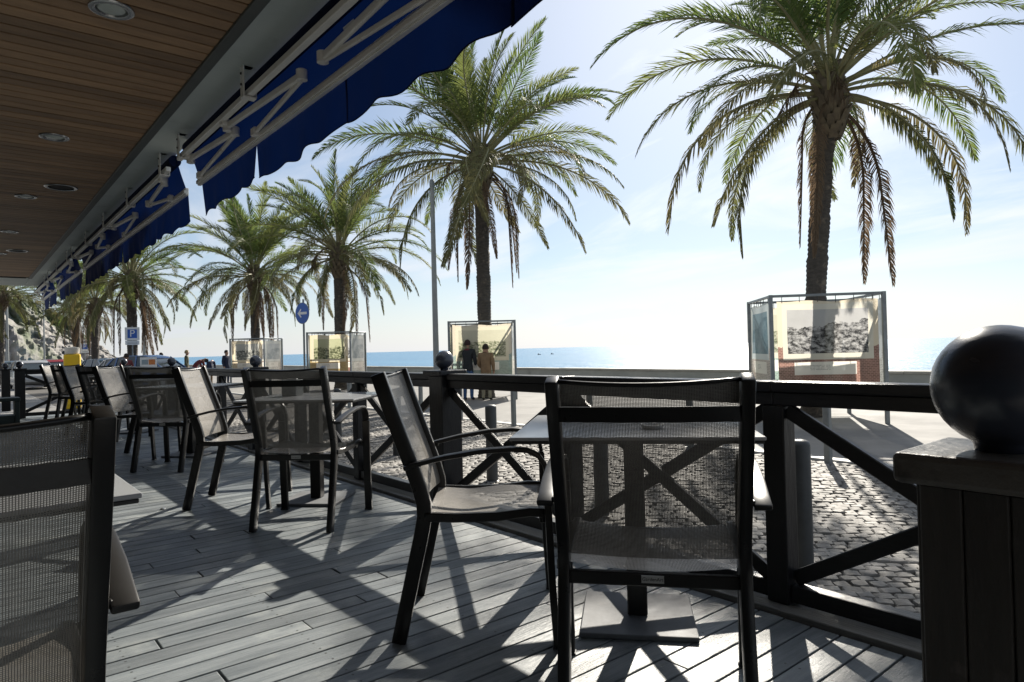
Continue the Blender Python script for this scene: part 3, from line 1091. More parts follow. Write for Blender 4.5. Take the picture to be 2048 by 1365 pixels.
CH = make_chair()
chairs = [
    ((-1.23, 1.51), 129, 'dark mesh patio chair tucked under the table nearest the boarded ball post'),
    ((-2.026, 1.525), 50, 'dark mesh patio chair side-on at the table nearest the boarded ball post'),
    ((-1.48, -0.066), 180, 'dark mesh patio chair drawn up to the table away from the fence'),
    ((-3.93, 1.635), 135, 'dark mesh patio chair pushed up to the table that holds a grey box'),
    ((-4.766, 1.503), 55, 'patio chair with pale sunlit sling, side-on at the second table along the fence'),
    ((-6.70, 1.53), 132.6, 'dark mesh patio chair backed up to the third table along the fence'),
    ((-7.70, 1.44), 52, 'patio chair with grey-blue sling, side-on at the third table along the fence'),
    ((-9.60, 1.50), 132, 'dark mesh patio chair at the fourth table along the fence, seen from behind'),
    ((-10.55, 1.44), 52, 'patio chair with grey sling in front of the yellow bin, fourth table'),
    ((-12.55, 1.50), 132, 'dark mesh patio chair at the last table by the end fence'),
    ((-13.55, 1.45), 52, 'patio chair with pale sling closest to the end fence'),
]
for k, ((x, y), h, lab) in enumerate(chairs):
    c = CH if k == 0 else copy_tree(CH)
    c.location = (x, y, 0.0)
    c.rotation_euler = (0, 0, R(h))
    tag(c, lab, 'chair', 'mesh patio chairs on the terrace')


def make_table():
    T = empty('cafe_table')
    tp = MB().box((0, 0, 0.704), (0.80, 0.72, 0.012)).build('table_top', M['ttop'], T, bevel=0.003, seg=2)
    MB().box((0, 0, 0.6925), (0.790, 0.710, 0.010)).build('top_edge', M['tedge'], tp, bevel=0.002)
    MB().box((0, 0, 0.350), (0.072, 0.072, 0.660)).build('column', M['frame'], T, bevel=0.004)
    MB().box((0, 0, 0.6775), (0.42, 0.05, 0.020)).build('support_bar', M['frame'], T, bevel=0.003)
    MB().box((0, 0, 0.6770), (0.05, 0.42, 0.019)).build('support_bar', M['frame'], T, bevel=0.003)
    MB().box((0, 0, 0.010), (0.40, 0.40, 0.018)).build('base_plate', M['plate'], T, bevel=0.004, seg=2)
    return T


TB = make_table()
tables = [((-1.633, 1.912), 41, 'grey cafe table on a steel plate, nearest the boarded ball post'),
          ((-4.41, 1.876), 44, 'grey cafe table along the fence with a small grey box on it'),
          ((-7.387, 1.812), 43, 'grey cafe table along the fence, third from the boarded ball post'),
          ((-10.25, 1.82), 43, 'grey cafe table along the fence in front of the yellow bin'),
          ((-13.2, 1.82), 43, 'grey cafe table closest to the end fence'),
          ((-1.99, -0.10), 90, 'grey cafe table set square to the deck, away from the fence')]
for k, ((x, y), h, lab) in enumerate(tables):
    c = TB if k == 0 else copy_tree(TB)
    c.location = (x, y, 0.0)
    c.rotation_euler = (0, 0, R(h))
    tag(c, lab, 'table', 'cafe tables on the terrace')
NB = empty('napkin_box', (-4.62, 1.80, 0.710), R(40), label='small grey napkin box standing on the second table along the fence', cat='box')
MB().box((0, 0, 0.055), (0.11, 0.11, 0.11)).build('box_body', M['galv'], NB, bevel=0.006, seg=2)
MB().box((0, 0, 0.113), (0.075, 0.02, 0.012)).build('napkin', M['white'], NB, bevel=0.002)
AT = empty('ashtray', (-1.50, 1.86, 0.7103), label='small pale ashtray on the table nearest the boarded ball post', cat='ashtray')
MB().lathe([(0.034, 0.0), (0.040, 0.014), (0.037, 0.014), (0.030, 0.004)], 20).build('dish', M['white'], AT, autosmooth=40)

BC = empty('bottle_cap', (-4.9, 1.02, 0.0015), label='bottle cap lying on the deck in front of the chair at the second table', cat='bottle cap')
MB().lathe([(0.015, 0.0), (0.0155, 0.004), (0.013, 0.006), (0.002, 0.0065)], 14).build('cap_shell', M['chrome'], BC, autosmooth=40)

# ------------------------------------------------------------------ bollards and posts
bsrc = None
BL = ['dark iron bollard on the cobbles outside the fence bay beside the boarded ball post',
      'dark iron bollard seen through the back of the chair nearest the boarded ball post',
      'dark iron bollard just right of the ball-topped post behind the side-on chair'] + ['round dark iron bollard on the cobbles behind the second and third tables'] * 3
for kb, (x, y) in enumerate(((-2.054, 3.943), (-3.9, 4.15), (-5.742, 4.411), (-8.1, 4.6), (-10.6, 4.9), (-13.0, 4.3))):
    if bsrc is None:
        bsrc = empty('bollard')
        MB().lathe([(0.062, 0.0), (0.062, 0.80), (0.058, 0.815), (0.045, 0.826), (0.02, 0.832)], 24).build('shaft', M['boll'], bsrc, autosmooth=40)
        MB().lathe([(0.075, 0.0), (0.075, 0.012), (0.064, 0.02)], 24).build('foot_ring', M['boll'], bsrc, autosmooth=40)
        c = bsrc
    else:
        c = copy_tree(bsrc)
    c.location = (x, y, G + 0.015)
    tag(c, BL[kb], 'bollard', 'iron bollards on the cobbles')
psrc = None
for k, x in enumerate((-3.70, -5.6, -7.5, -9.42, -11.1, -12.6, -14.3, -16.1, -20.0, -21.8, -23.6)):
    if psrc is None:
        psrc = empty('kerb_post')
        MB().box((0, 0, 0.44), (0.075, 0.075, 0.88)).build('shaft', M['galv'], psrc, bevel=0.008)
        MB().box((0, 0, 0.006), (0.13, 0.13, 0.012)).build('foot_plate', M['galv'], psrc, bevel=0.003)
        c = psrc
    else:
        c = copy_tree(psrc)
    c.location = (x, 7.76, G + 0.02)
    tag(c, 'slim square grey post standing at the kerb edge', 'post', 'slim square posts along the kerb')

# ------------------------------------------------------------------ sea wall
SW = empty('sea_wall', (0, 19.6, G), label='low pale rendered sea wall with stone coping along the promenade', cat='wall')
MB().box((-75, 0.15, 0.10), (230, 0.34, 0.80)).build('wall_body', M['wall'], SW)
cm = MB().box((0, 0.15, 0.535), (1.212, 0.46, 0.075)).mesh('coping_slab', M['cope'], bevel=0.01)
for i in range(150):
    link('coping_slab', cm, SW, (30 - i * 1.22, 0, rnd.uniform(-.004, .004)))

# ------------------------------------------------------------------ palms


def frond_mesh(name, L, e0, droop, leaf, V, sag, seed, m, n=96, pw=1.5):
    q = random.Random(seed)
    NS = 16
    pts = [Vector((0, 0, 0))]
    els = []
    for i in range(NS):
        s = (i + 0.5) / NS
        e = max(-88, e0 - droop * s ** pw)
        els.append(e)
        pts.append(pts[-1] + Vector((math.cos(R(e)), 0.03 * math.sin(s * 4 + seed), math.sin(R(e)))) * (L / NS))
    mb = MB()
    mb.cur = 1
    mb.tube(pts, [0.030 * (1 - 0.86 * i / NS) + 0.002 for i in range(NS + 1)], 5)
    mb.cur = 0

    def at(s):
        f = s * NS
        i = min(NS - 1, int(f))
        return pts[i].lerp(pts[i + 1], f - i), (pts[i + 1] - pts[i]).normalized()
    for k in range(n):
        s = 0.20 + 0.795 * (k + q.uniform(-.3, .3)) / n
        s = min(0.995, max(0.14, s))
        p, t = at(s)
        B = Vector((0, 1, 0))
        N_ = t.cross(B) * -1
        if N_.z < 0 and abs(t.z) < 0.99:
            N_ = -N_
        prof = (math.sin(math.pi * min(1, (s - 0.08) / 0.92) ** 0.8) ** 0.55) * (1 - 0.25 * s)
        ll = leaf * prof * q.uniform(0.85, 1.12) + 0.05
        A = R(62 - 38 * s + q.uniform(-8, 8))
        for sg in (-1, 1):
            vv = R(V + q.uniform(-14, 14))
            d = t * math.cos(A) + (B * sg * math.cos(vv) + N_ * math.sin(vv)) * math.sin(A)
            d.normalize()
            d2 = (d + Vector((0, 0, -sag * q.uniform(0.6, 1.4)))).normalized()
            w = 0.0115 * q.uniform(0.85, 1.2)
            side = d.cross(N_ if q.random() < 0.7 else B)
            if side.length < 0.05:
                side = t
            side = (t - d * t.dot(d))
            if side.length < 1e-3:
                side = N_
            side.normalize()
            side = (side + N_ * q.uniform(-.5, .5)).normalized()
            p1 = p + d * ll * 0.5
            p2 = p1 + d2 * ll * 0.5
            b = len(mb.v)
            mb.v += [tuple(p - side * w * 0.6), tuple(p + side * w * 0.6), tuple(p1 - side * w), tuple(p1 + side * w), tuple(p2)]
            mb.face((b, b + 1, b + 3, b + 2))
            mb.face((b + 2, b + 3, b + 4))
    return mb.mesh(name, [m, M['rachis'] if m is not M['frond_dry'] else M['frond_dry']])


FR = {}
CLS = [  # e0, droop, length, V, sag, material
    (84, 26, 0.84, 26, 0.10, 'frond'), (72, 44, 0.95, 24, 0.15, 'frond'), (60, 62, 1.0, 22, 0.2, 'frond'),
    (48, 76, 1.02, 20, 0.25, 'frond'), (34, 84, 1.02, 14, 0.35, 'frond'), (20, 88, 1.0, 8, 0.45, 'frond'),
    (12, 90, 0.98, -2, 0.7, 'frond_old'), (3, 92, 0.92, -14, 1.0, 'frond_old'), (-6, 94, 0.84, -24, 1.3, 'frond_old'),
    (-30, 130, 0.80, -22, 1.3, 'frond_dry')]
for ci, (e0, dr, ln, V, sag, mm) in enumerate(CLS):
    FR[ci] = [frond_mesh('frond', 4.0 * ln, e0 + (v - 1) * 7, dr + (v - 1) * 14 * (-1) ** ci, (0.60 if ci < 6 else 0.52 if ci < 7 else 0.42) if ci < 9 else 0.30, V, sag, ci * 7 + v, M[mm], pw=1.5 if ci < 8 else 0.75) for v in range(3)]


def trunk_mesh(H, r0, r1, lean, seed):
    q = random.Random(seed)
    nz, n = int(H / 0.045), 22
    mb = MB()
    b = 0
    for i in range(nz + 1):
        z = H * i / nz
        t = z / H
        r = r0 + (r1 - r0) * min(1, t * 1.6)
        if z < 0.5:
            r *= 1 + 0.35 * (1 - z / 0.5) ** 2
        cxx = lean[0] * t ** 1.3
        cyy = lean[1] * t ** 1.3
        for j in range(n):
            a = 2 * math.pi * j / n
            row = z / 0.085
            ph = (row + (0.5 if int(a / (2 * math.pi) * 11) % 2 else 0.0)) % 1.0
            k = 1 + 0.19 * (ph - 0.5) + 0.07 * noise.noise(Vector((math.cos(a) * 2, math.sin(a) * 2, z * 3 + seed)))
            mb.v.append((cxx + r * k * math.cos(a), cyy + r * k * math.sin(a), z))
    for i in range(nz):
        for j in range(n):
            j2 = (j + 1) % n
            mb.face((i * n + j, i * n + j2, (i + 1) * n + j2, (i + 1) * n + j))
    return mb.mesh('trunk', M['trunk'], autosmooth=30)


def palm(x, y, ztop, lean, label, seed, nf=74, S=1.0, r=0.20, dead=8, rot=0.0, low=1.0, ex=1.12, stalks=4):
    q = random.Random(seed)
    T = empty('palm_tree', (x, y, G), label=label, cat='palm tree', group='palm trees along the promenade')
    H = ztop - G
    link('trunk', trunk_mesh(H, r * 1.05, r, lean, seed), T)
    top = Vector((lean[0], lean[1], H))
    # collar of old leaf stubs under the crown
    sm = MB()
    for k in range(96):
        t = k / 96
        a = k * 2.39996 + rot
        z = H - 1.30 + 1.30 * t
        rr = r * (1.0 + 0.85 * math.sin(math.pi * min(1, 0.08 + t * 0.9)))
        d = Vector((math.cos(a), math.sin(a), 0))
        sd = Vector((-d.y, d.x, 0))
        base = Vector((lean[0], lean[1], z)) + d * (rr - 0.06)
        tip = base + d * q.uniform(0.07, 0.13) + Vector((0, 0, q.uniform(0.14, 0.24)))
        w0, w1 = 0.085, 0.045
        vs = [base - sd * w0 - Vector((0, 0, .03)), base + sd * w0 - Vector((0, 0, .03)), tip + sd * w1, tip - sd * w1,
              base - sd * w0 * .8 - d * .08 + Vector((0, 0, .10)), base + sd * w0 * .8 - d * .08 + Vector((0, 0, .10)), tip + sd * w1 * .7 - d * .05, tip - sd * w1 * .7 - d * .05]
        sm.add(vs, [(0, 1, 2, 3), (5, 4, 7, 6), (0, 3, 7, 4), (1, 5, 6, 2), (3, 2, 6, 7), (0, 4, 5, 1)])
    sm.build('leaf_stub_collar', M['boot'], T)
    MB().lathe([(r * 0.95, -1.25), (r * 1.4, -0.8), (r * 1.62, -0.4), (r * 1.1, 0.02), (r * 0.4, 0.18)], 16, c=top).build('crown_heart', M['boot'], T, autosmooth=40)
    for k in range(nf):
        t = (k + 0.5) / nf
        ci = min(8, int((t ** ex) * 8.8))
        a = k * 2.39996 + rot + q.uniform(-.15, .15)
        rr = r * (0.35 + 0.75 * t)
        p = top + Vector((math.cos(a) * rr, math.sin(a) * rr, 0.08 - 0.62 * t))
        o = link('frond', FR[ci][q.randrange(3)], T, p, (q.uniform(-.55, .55), q.uniform(-.14, .14), a))
        s = S * q.uniform(0.80, 1.12) * (low if ci >= 5 else 1.0)
        o.scale = (s, s, s)
        o.rotation_mode = 'ZYX' if False else 'XYZ'
    for k in range(dead):
        a = q.uniform(0, 6.28)
        p = top + Vector((math.cos(a) * r * 1.25, math.sin(a) * r * 1.25, -0.55 - q.uniform(0, 0.3)))
        o = link('dry_frond', FR[9][q.randrange(3)], T, p, (q.uniform(-.2, .2), 0, a))
        s = S * q.uniform(0.75, 1.05)
        o.scale = (s, s, s)
    for k in range(stalks):
        a = q.uniform(0, 6.28)
        d = Vector((math.cos(a), math.sin(a), 0))
        b0 = top + d * r * 0.9 + Vector((0, 0, -0.15))
        pts = [b0 + d * (0.85 * u) + Vector((0, 0, 0.55 * u - 1.0 * u * u)) for u in (0, .25, .5, .75, 1.0)]
        fs = MB().tube(pts, [0.022, 0.02, 0.018, 0.015, 0.012], 6)
        for j in range(26):
            p0 = pts[3].lerp(pts[4], q.random())
            o_ = Vector((q.gauss(0, .10), q.gauss(0, .10), 0))
            fs.tube([p0, p0 + o_ * 0.7 + Vector((0, 0, -0.18)), p0 + o_ * 1.2 + Vector((0, 0, -0.35 - q.uniform(0, .25)))], [0.006, 0.006, 0.004], 4)
        fs.build('fruit_stalk', M['frond_dry'], T)
    return T


palm(-6.28, 12.58, 6.08, (0.45, 0.15), 'tall palm with hanging dry fronds rising from the photo box closest to the terrace', 11, nf=56, S=1.12, r=0.18, dead=4, rot=0.55, low=1.0, ex=1.0, stalks=3)
palm(-15.95, 12.1, 7.05, (-0.12, 0.1), 'palm beside the lamp post, rising from the photo box that the couple look at', 12, nf=66, S=1.18, r=0.20, dead=7, rot=1.3, low=1.08)
palm(-24.76, 11.6, 5.2, (0.1, 0.0), 'dense green palm rising from the photo box right of the round arrow sign', 13, nf=64, S=1.10, r=0.21, dead=4, rot=2.0)
palm(-33.5, 11.25, 5.35, (-0.3, 0.1), 'palm with long drooping dry fronds rising from the farthest photo box', 14, nf=66, S=1.12, r=0.21, dead=10, rot=0.9)
palm(-37.36, 6.56, 5.2, (0.05, 0.0), 'palm standing behind the white parking sign', 15, nf=58, S=1.10, r=0.22, dead=8, rot=2.7)
palm(-53.7, 7.15, 5.1, (0.0, 0.1), 'palm just right of the small far parking sign', 16, nf=50, S=0.95, r=0.23, dead=7, rot=0.2)
palm(-59.2, 6.75, 5.0, (-0.3, 0.0), 'palm behind the yellow bin', 17, nf=50, S=0.95, r=0.23, dead=6, rot=1.9)
palm(-52.6, 1.9, 5.4, (0.0, 0.1), 'palm under the end of the roof, in front of the rocky headland', 18, nf=54, S=1.0, r=0.22, dead=3, rot=3.0)

# ------------------------------------------------------------------ photo boxes around the palms


def banner_mat(name, seed, cream, lower, photo_dark, photo_light, tint, slope=0.0, fine=15):
    m, N, L, out = newmat(name)
    t = N.new('ShaderNodeTexCoord')
    sp = N.new('ShaderNodeSeparateXYZ')
    L.new(t.outputs['UV'], sp.inputs[0])

    def mth(op, a, b=None, c=False):
        n = N.new('ShaderNodeMath')
        n.operation = op
        n.use_clamp = c
        for i, x in enumerate((a, b)):
            if x is None:
                continue
            if isinstance(x, (int, float)):
                n.inputs[i].default_value = x
            else:
                L.new(x, n.inputs[i])
        return n.outputs[0]

    def rect(u0, u1, v0, v1):
        a = mth('MULTIPLY', mth('GREATER_THAN', sp.outputs[0], u0), mth('LESS_THAN', sp.outputs[0], u1))
        b = mth('MULTIPLY', mth('GREATER_THAN', sp.outputs[1], v0), mth('LESS_THAN', sp.outputs[1], v1))
        return mth('MULTIPLY', a, b)

    def nz(sc, det, st=(1, 1, 1)):
        mp = N.new('ShaderNodeMapping')
        mp.inputs['Location'].default_value = (seed * 3.7, seed * 1.3, 0)
        mp.inputs['Scale'].default_value = st
        L.new(t.outputs['UV'], mp.inputs[0])
        n = N.new('ShaderNodeTexNoise')
        n.inputs['Scale'].default_value = sc
        n.inputs['Detail'].default_value = det
        n.inputs['Roughness'].default_value = 0.75
        L.new(mp.outputs[0], n.inputs['Vector'])
        return n.outputs['Fac']

    def mixc(f, a, b):
        x = N.new('ShaderNodeMix')
        x.data_type = 'RGBA'
        if isinstance(f, (int, float)):
            x.inputs['Factor'].default_value = f
        else:
            L.new(f, x.inputs['Factor'])
        for k, c in (('A', a), ('B', b)):
            if isinstance(c, tuple):
                x.inputs[k].default_value = rgba(c)
            else:
                L.new(c, x.inputs[k])
        return x.outputs['Result']
    # brick wall print below, plaster above
    br = N.new('ShaderNodeTexBrick')
    br.inputs['Scale'].default_value = 14
    br.inputs['Color1'].default_value = rgba(lower)
    br.inputs['Color2'].default_value = rgba(tuple(c * 0.65 for c in lower))
    br.inputs['Mortar'].default_value = rgba(tuple(min(1, c * 1.5 + 0.08) for c in lower))
    L.new(t.outputs['UV'], br.inputs['Vector'])
    bg = mixc(mth('GREATER_THAN', mth('ADD', sp.outputs[1], mth('MULTIPLY', nz(3, 3), 0.5)), 0.74), br.outputs['Color'], tint)
    col = mixc(rect(0.05, 0.95, 0.38, 0.97), bg, cream)
    # old landscape photograph: pale sky over a dark broken hillside
    hill = mth('ADD', mth('ADD', mth('MULTIPLY', nz(2.2, 5), 0.30), 0.56), mth('MULTIPLY', sp.outputs[0], slope))
    land = mth('LESS_THAN', sp.outputs[1], hill)
    tex = N.new('ShaderNodeValToRGB')
    tex.color_ramp.elements[0].position = 0.43
    tex.color_ramp.elements[1].position = 0.60
    tex.color_ramp.elements[0].color = rgba(photo_dark)
    tex.color_ramp.elements[1].color = rgba(photo_light)
    L.new(nz(fine, 10, (1, 1.5, 1)), tex.inputs[0])
    skyc = mixc(nz(3, 4), tuple(c * 1.15 for c in photo_light), tuple(c * 0.8 for c in photo_light))
    photo = mixc(land, skyc, tex.outputs[0])
    col = mixc(rect(0.10, 0.90, 0.445, 0.91), col, photo)
    col = mixc(rect(0.16, 0.78, 0.22, 0.355), col, (0.72, 0.70, 0.64))
    lines = mth('GREATER_THAN', mth('SINE', mth('MULTIPLY', sp.outputs[1], 420)), 0.55)
    col = mixc(mth('MULTIPLY', mth('MULTIPLY', lines, rect(0.32, 0.52, 0.26, 0.33)), mth('GREATER_THAN', nz(60, 2), 0.45)), col, (0.25, 0.24, 0.22))
    b = N.new('ShaderNodeBsdfPrincipled')
    b.inputs['Roughness'].default_value = 0.55
    b.inputs['Specular IOR Level'].default_value = 0.3
    L.new(col, b.inputs['Base Color'])
    tl = N.new('ShaderNodeBsdfTranslucent')
    L.new(col, tl.inputs['Color'])
    ms = N.new('ShaderNodeMixShader')
    ms.inputs[0].default_value = 0.60
    L.new(b.outputs[0], ms.inputs[1])
    L.new(tl.outputs[0], ms.inputs[2])
    tp = N.new('ShaderNodeBsdfTransparent')
    m2 = N.new('ShaderNodeMixShader')
    m2.inputs[0].default_value = 0.03
    L.new(ms.outputs[0], m2.inputs[1])
    L.new(tp.outputs[0], m2.inputs[2])
    L.new(m2.outputs[0], out.inputs[0])
    return m


def photo_box(corner, ang, side, mats, label, seed, ztop=1.82):
    """corner: the front-left post; ang: direction of the front face"""
    q = random.Random(seed)
    B = empty('photo_box', (corner[0], corner[1], G), ang, label=label, cat='display', group='frames with printed photo banners around the palms')
    H = ztop - G
    cs = [(0, 0), (side, 0), (side, side), (0, side)]
    for (x, y) in cs:
        MB().box((x, y, H / 2), (0.065, 0.065, H)).build('frame_post', M['galv'], B, bevel=0.005)
    for k in range(4):
        a, b = Vector((*cs[k], 0)), Vector((*cs[(k + 1) % 4], 0))
        t = (b - a).normalized()
        for zz in (H - 0.025, 0.42):
            MB().bar(a + t * 0.033 + Vector((0, 0, zz)), b - t * 0.033 + Vector((0, 0, zz)), 0.045, 0.045).build('frame_rail', M['galv'], B, bevel=0.004)
        nrm = Vector((t.y, -t.x, 0))
        z0, z1 = 0.50, H - 0.13
        a2, b2 = a + t * 0.10, b - t * 0.10
        ph = q.uniform(0, 6)

        def bf(u, v):
            p = a2.lerp(b2, u)
            z = z0 + (z1 - z0) * v
            pinch = 0.020 * (abs(2 * u - 1) ** 2) * (abs(2 * v - 1) ** 3)
            w = 0.010 * math.sin(u * 5 + v * 3 + ph) + 0.007 * math.sin(u * 13 - v * 6 + ph * 2)
            return p + nrm * w + Vector((0, 0, z - (0.014 * math.sin(u * math.pi * 4 + ph) if v > 0.99 else 0) + pinch * (1 if v > .5 else -1)))
        bn = MB().grid(22, 18, bf, lambda u, v: (u, v)).build('banner', mats[k % len(mats)], B, smooth=True)
        for j in range(6):
            u = (j + 0.3) / 5.6
            p = Vector(bf(u, 1.0))
            MB().tube([p + Vector((0, 0, -0.02)), Vector((p.x, p.y, H - 0.045))], 0.006, 5).build('tie', M['ink'], bn)
    return B


bm_grey = banner_mat('print_grey', 1, (0.60, 0.575, 0.50), (0.27, 0.15, 0.12), (0.025, 0.025, 0.027), (0.42, 0.42, 0.42), (0.62, 0.55, 0.43), 0.10)
bm_blue = banner_mat('print_blue', 2, (0.55, 0.62, 0.64), (0.45, 0.40, 0.36), (0.10, 0.18, 0.23), (0.20, 0.30, 0.36), (0.55, 0.60, 0.60), 0.18, 3)
bm_green = banner_mat('print_sepia', 3, (0.58, 0.55, 0.43), (0.27, 0.35, 0.31), (0.08, 0.10, 0.05), (0.48, 0.47, 0.36), (0.55, 0.50, 0.40))
bm_tree = banner_mat('print_tree', 4, (0.58, 0.53, 0.40), (0.38, 0.28, 0.13), (0.03, 0.04, 0.015), (0.40, 0.41, 0.26), (0.62, 0.54, 0.38))
bm_pale = banner_mat('print_pale', 5, (0.62, 0.64, 0.62), (0.55, 0.55, 0.50), (0.30, 0.34, 0.36), (0.50, 0.53, 0.54), (0.60, 0.64, 0.62), 0.1, 3)
bm_town = banner_mat('print_town', 6, (0.72, 0.64, 0.48), (0.50, 0.42, 0.30), (0.04, 0.045, 0.045), (0.48, 0.48, 0.44), (0.68, 0.58, 0.42))
photo_box((-6.15, 10.95), R(42.2), 1.85, [bm_grey, bm_pale, bm_green, bm_blue], 'metal frame with a banner of a grey hillside photograph on brick, palm inside', 1)
photo_box((-15.77, 10.69), R(53.5), 1.87, [bm_green, bm_pale, bm_grey, bm_tree], 'metal frame with a yellowed photo banner that the couple face', 2)
photo_box((-24.62, 10.2), R(44), 1.70, [bm_tree, bm_pale, bm_grey, bm_green], 'metal frame with a photo banner of olive trees near the arrow sign', 3)
photo_box((-33.5, 10.04), R(42), 1.75, [bm_town, bm_pale, bm_grey, bm_green], 'metal frame with a town photo banner, farthest along the promenade', 4)

# ------------------------------------------------------------------ lamp posts and signs


def lamp_post(x, y, H, r, label):
    T = empty('lamp_post', (x, y, G), label=label, cat='lamp post', group='grey lamp posts along the promenade')
    MB().tube([(0, 0, 0), (0, 0, H * 0.5), (0, 0, H)], [r, r * 0.85, r * 0.65], 14).build('pole', M['pole'], T, autosmooth=40)
    MB().lathe([(r * 2.0, 0), (r * 2.0, 0.03), (r * 1.4, 0.05), (r * 1.3, 0.35), (r * 1.02, 0.4)], 16).build('base_sleeve', M['pole'], T, autosmooth=40)
    MB().lathe([(r * 0.66, H - 0.02), (r * 0.8, H + 0.02), (r * 0.85, H + 0.14), (r * 0.6, H + 0.20), (0.01, H + 0.22)], 16).build('lamp_head', M['galv'], T, autosmooth=40)
    return T


lamp_post(-15.7, 10.2, 6.0, 0.088, 'grey lamp post half hidden in the fronds beside the couple')
lamp_post(-36.6, 12.2, 6.3, 0.085, 'thin grey lamp post against the palm of the farthest photo box')
lamp_post(-44.85, 8.5, 6.6, 0.10, 'grey lamp post behind the dark blue car')
lamp_post(-75.0, 3.3, 8.0, 0.11, 'pale lamp post in front of the headland under the roof end')
lamp_post(-91.2, 7.3, 7.0, 0.10, 'pale lamp post in front of the lower rocks of the headland')


def sign_root(x, y, rz, H, label):
    T = empty('road_sign', (x, y, G), rz, label=label, cat='sign')
    MB().tube([(0, 0.03, 0), (0, 0.03, H)], 0.03, 10).build('pole', M['galv'], T, autosmooth=40)
    return T


# sign faces point along local -Y
S1 = sign_root(-18.43, 7.52, R(16), 3.0, 'round blue road sign with a white arrow pointing left')
d = MB()
d.lathe([(0.30, -0.004), (0.30, 0.004)], 40)
dm = d.mesh('disc', M['blue_sign'])
disc = link('disc', dm, S1, (0, -0.012, 2.60), (R(90), 0, 0))
rim = MB().lathe([(0.292, 0.0045), (0.300, 0.0055), (0.306, 0.0), (0.300, -0.006)], 40, caps=False).build('rim', M['galv'], disc)
ar = MB()
ar.add([(-0.20, 0, 0.0065), (-0.06, 0.13, 0.0065), (-0.03, 0.10, 0.0065), (-0.09, 0.035, 0.0065), (0.20, 0.035, 0.0065), (0.20, -0.035, 0.0065), (-0.09, -0.035, 0.0065), (-0.03, -0.10, 0.0065), (-0.06, -0.13, 0.0065)],
       [(0, 3, 2, 1), (0, 8, 7, 6), (0, 6, 5, 4, 3)])
ar.build('arrow', M['white'], disc)


def parking(x, y, rz, label, s=1.0):
    S = sign_root(x, y, rz, 3.0 * s, label)
    pn = MB().box((0, -0.012, 2.62 * s), (0.62 * s, 0.02, 0.62 * s)).build('panel', M['white'], S, bevel=0.004)
    MB().box((0, -0.012, 2.19 * s), (0.60 * s, 0.02, 0.20 * s)).build('lower_plate', M['white'], S, bevel=0.004)
    MB().box((0, -0.024, 2.62 * s), (0.40 * s, 0.003, 0.42 * s)).build('blue_field', M['blue_sign'], pn)
    link('letter', text_mesh('P', 0.46 * s, M['white'], 0.001), pn, (0.0, -0.0275, 2.62 * s), (R(90), 0, 0))
    for k in range(2):
        MB().box((0, -0.0225, (2.22 - 0.06 * k) * s), (0.42 * s, 0.001, 0.018 * s)).build('text_line', M['ink'], pn)
    return S


parking(-36.3, 6.38, R(75), 'white parking sign with a blue P panel in front of a palm trunk', 1.0)
parking(-64.75, 7.92, R(75), 'small far parking sign with a blue P panel left of a palm trunk', 0.95)

# poster board
PB = empty('poster_board', (-31.3, 6.08, G), R(72), label='small white poster board with orange and blue print beside the parking sign', cat='poster')
pb = MB().box((0, 0, 1.22), (0.62, 0.03, 0.50)).build('panel', M['white'], PB, bevel=0.004)
M['orange'] = mat('print_orange', (0.62, 0.22, 0.06), (0.50, 0.16, 0.05), 12, rough=0.5)
M['print_b'] = mat('print_blue_grey', (0.20, 0.28, 0.33), (0.30, 0.34, 0.36), 12, rough=0.5)
MB().box((0.13, -0.017, 1.27), (0.24, 0.002, 0.22)).build('orange_print', M['orange'], pb)
MB().box((-0.13, -0.017, 1.27), (0.24, 0.002, 0.20)).build('blue_print', M['print_b'], pb)
for sx in (-0.26, 0.26):
    MB().box((sx, 0, 0.485), (0.04, 0.03, 0.97)).build('leg', M['galv'], PB)

# yellow bin
YB = empty('recycling_bin', (-23.0, 2.50, G), R(80), label='tall yellow recycling bin with a round beige lid beyond the terrace', cat='bin')
bd = MB().box((0, 0, 0.82), (0.40, 0.40, 1.56)).build('bin_body', M['yellow'], YB, bevel=0.03, seg=3)
MB().box((0, -0.202, 1.32), (0.32, 0.012, 0.36)).build('bin_door', M['yellow'], bd, bevel=0.004)
MB().box((0, -0.202, 0.58), (0.32, 0.012, 0.86)).build('bin_door', M['yellow'], bd, bevel=0.004)
MB().lathe([(0.15, 1.60), (0.18, 1.62), (0.185, 1.76), (0.17, 1.80), (0.05, 1.82)], 28).build('lid', M['beige'], YB, autosmooth=40)
MB().box((0, 0, 0.02), (0.36, 0.36, 0.04)).build('foot', M['tedge'], YB)

# ------------------------------------------------------------------ cars


